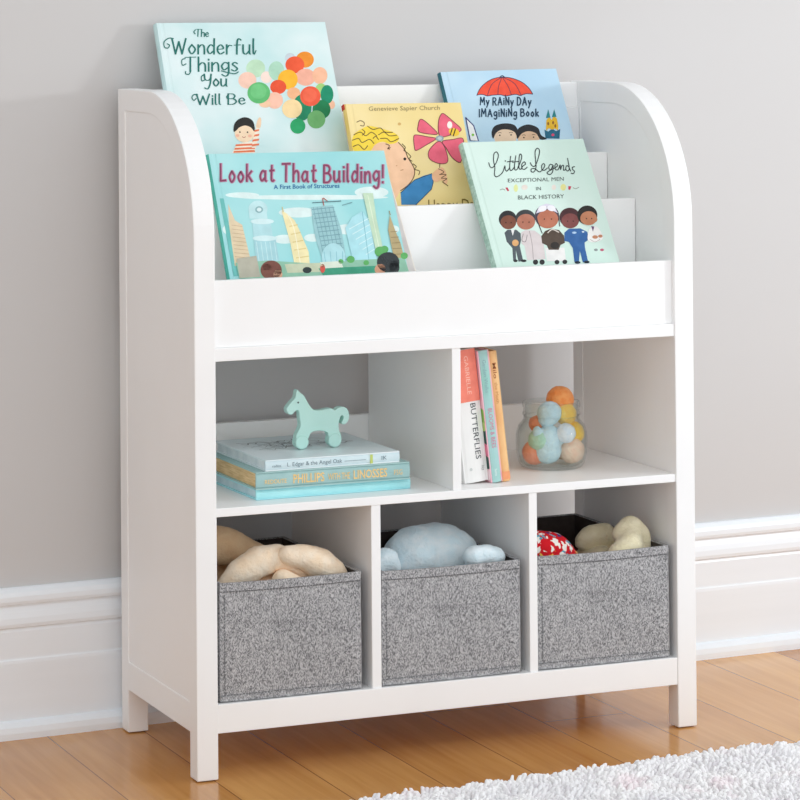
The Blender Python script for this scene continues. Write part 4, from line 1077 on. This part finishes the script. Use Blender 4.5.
def tuft(x, y, r, hgt, lx, ly):
    n = 4; base = len(verts); a0 = rnd.uniform(0, 6.28)
    for lev, (zz, rr, sh) in enumerate(((.004, .8, 0), (hgt * .6, 1.0, .45), (hgt * .95, .55, .95))):
        for k in range(n):
            a_ = a0 + 2 * math.pi * k / n; verts.append((x + lx * sh + rr * r * math.cos(a_), y + ly * sh + rr * r * math.sin(a_), zz))
    verts.append((x + lx * 1.1, y + ly * 1.1, hgt))
    for lev in (0, 1):
        for k in range(n):
            j = (k + 1) % n; faces.append((base + lev * n + k, base + lev * n + j, base + lev * n + n + j, base + lev * n + n + k))
    for k in range(n): faces.append((base + 2 * n + k, base + 2 * n + (k + 1) % n, base + 3 * n))
y = .01
while y > -.95:
    st = .0066; x = RX0
    while x < 1.9:
        dx, dy = rnd.uniform(-.004, .004), rnd.uniform(-.004, .004)
        if rug_edge(x) + y < RY0: break
        clump = mnoise.noise(Vector((x * 26, y * 26, 0)))
        hg = .021 + .006 * clump + rnd.uniform(-.0035, .0035)
        ang = 6 * mnoise.noise(Vector((x * 18, y * 18, 5))); le = .008
        tuft(x + dx, rug_edge(x) + y - .01 + dy, rnd.uniform(.0046, .0068), hg, le * math.cos(ang), le * math.sin(ang))
        x += st
    y -= st
inv = root_matrix(rug).inverted(); tr = inv.translation
me = bpy.data.meshes.new('pile'); me.from_pydata([(a_ + tr.x, b_ + tr.y, c_ + tr.z) for a_, b_, c_ in verts], [], faces)
o = link_mesh('pile', me, rm_, rug, True); o['kind'] = 'stuff'

# ------------------------------------------------------------------ light
ld = bpy.data.lights.new('window_light', 'AREA'); ld.shape = 'RECTANGLE'; ld.size = .30; ld.size_y = .22; ld.energy = 17.2; ld.color = (.955, .98, 1.0)
lo = bpy.data.objects.new('window_light', ld); COL.objects.link(lo)
lo.location = (2.50, -1.14, 1.27)
lo.rotation_euler = (Vector((.43, .25, .8)) - lo.location).to_track_quat('-Z', 'Y').to_euler()

wd_ = bpy.data.worlds.new('room_daylight'); SC.world = wd_; wd_.use_nodes = True
wt = wd_.node_tree; bg = wt.nodes['Background']; bg.inputs['Color'].default_value = (.955, .98, 1.0, 1)
# daylight is a little stronger from the open side of the room (towards -y)
tc = N(wt, 'ShaderNodeTexCoord'); sp = N(wt, 'ShaderNodeSeparateXYZ'); wt.links.new(tc.outputs['Generated'], sp.inputs[0])
ng = N(wt, 'ShaderNodeMath', operation='MULTIPLY'); ng.inputs[1].default_value = -1; ng.use_clamp = True
pw = N(wt, 'ShaderNodeMath', operation='POWER'); pw.inputs[1].default_value = 3
ma = N(wt, 'ShaderNodeMath', operation='MULTIPLY_ADD'); ma.inputs[1].default_value = 1.0; ma.inputs[2].default_value = .86
wt.links.new(sp.outputs[1], ng.inputs[0]); wt.links.new(ng.outputs[0], pw.inputs[0]); wt.links.new(pw.outputs[0], ma.inputs[0]); wt.links.new(ma.outputs[0], bg.inputs['Strength'])

# ------------------------------------------------------------------ camera
cd = bpy.data.cameras.new('camera'); co = bpy.data.objects.new('camera', cd); COL.objects.link(co)
rm = Matrix((RX, UX, -FX)).transposed().to_4x4(); rm.translation = CP; co.matrix_world = rm
cd.sensor_fit = 'HORIZONTAL'; cd.sensor_width = 36; cd.lens = CAM['f'] / 800 * 36
cd.shift_x = (400 - CAM['cx']) / 800; cd.shift_y = (CAM['cy'] - 400) / 800
cd.clip_start = .05; cd.clip_end = 60
SC.camera = co
SC.cycles.max_bounces = 14; SC.cycles.diffuse_bounces = 10; SC.cycles.transparent_max_bounces = 16

SC.view_settings.view_transform = 'Standard'; SC.view_settings.look = 'None'
SC.view_settings.exposure = -0.16; SC.view_settings.gamma = 1; SC.view_settings.use_curve_mapping = False
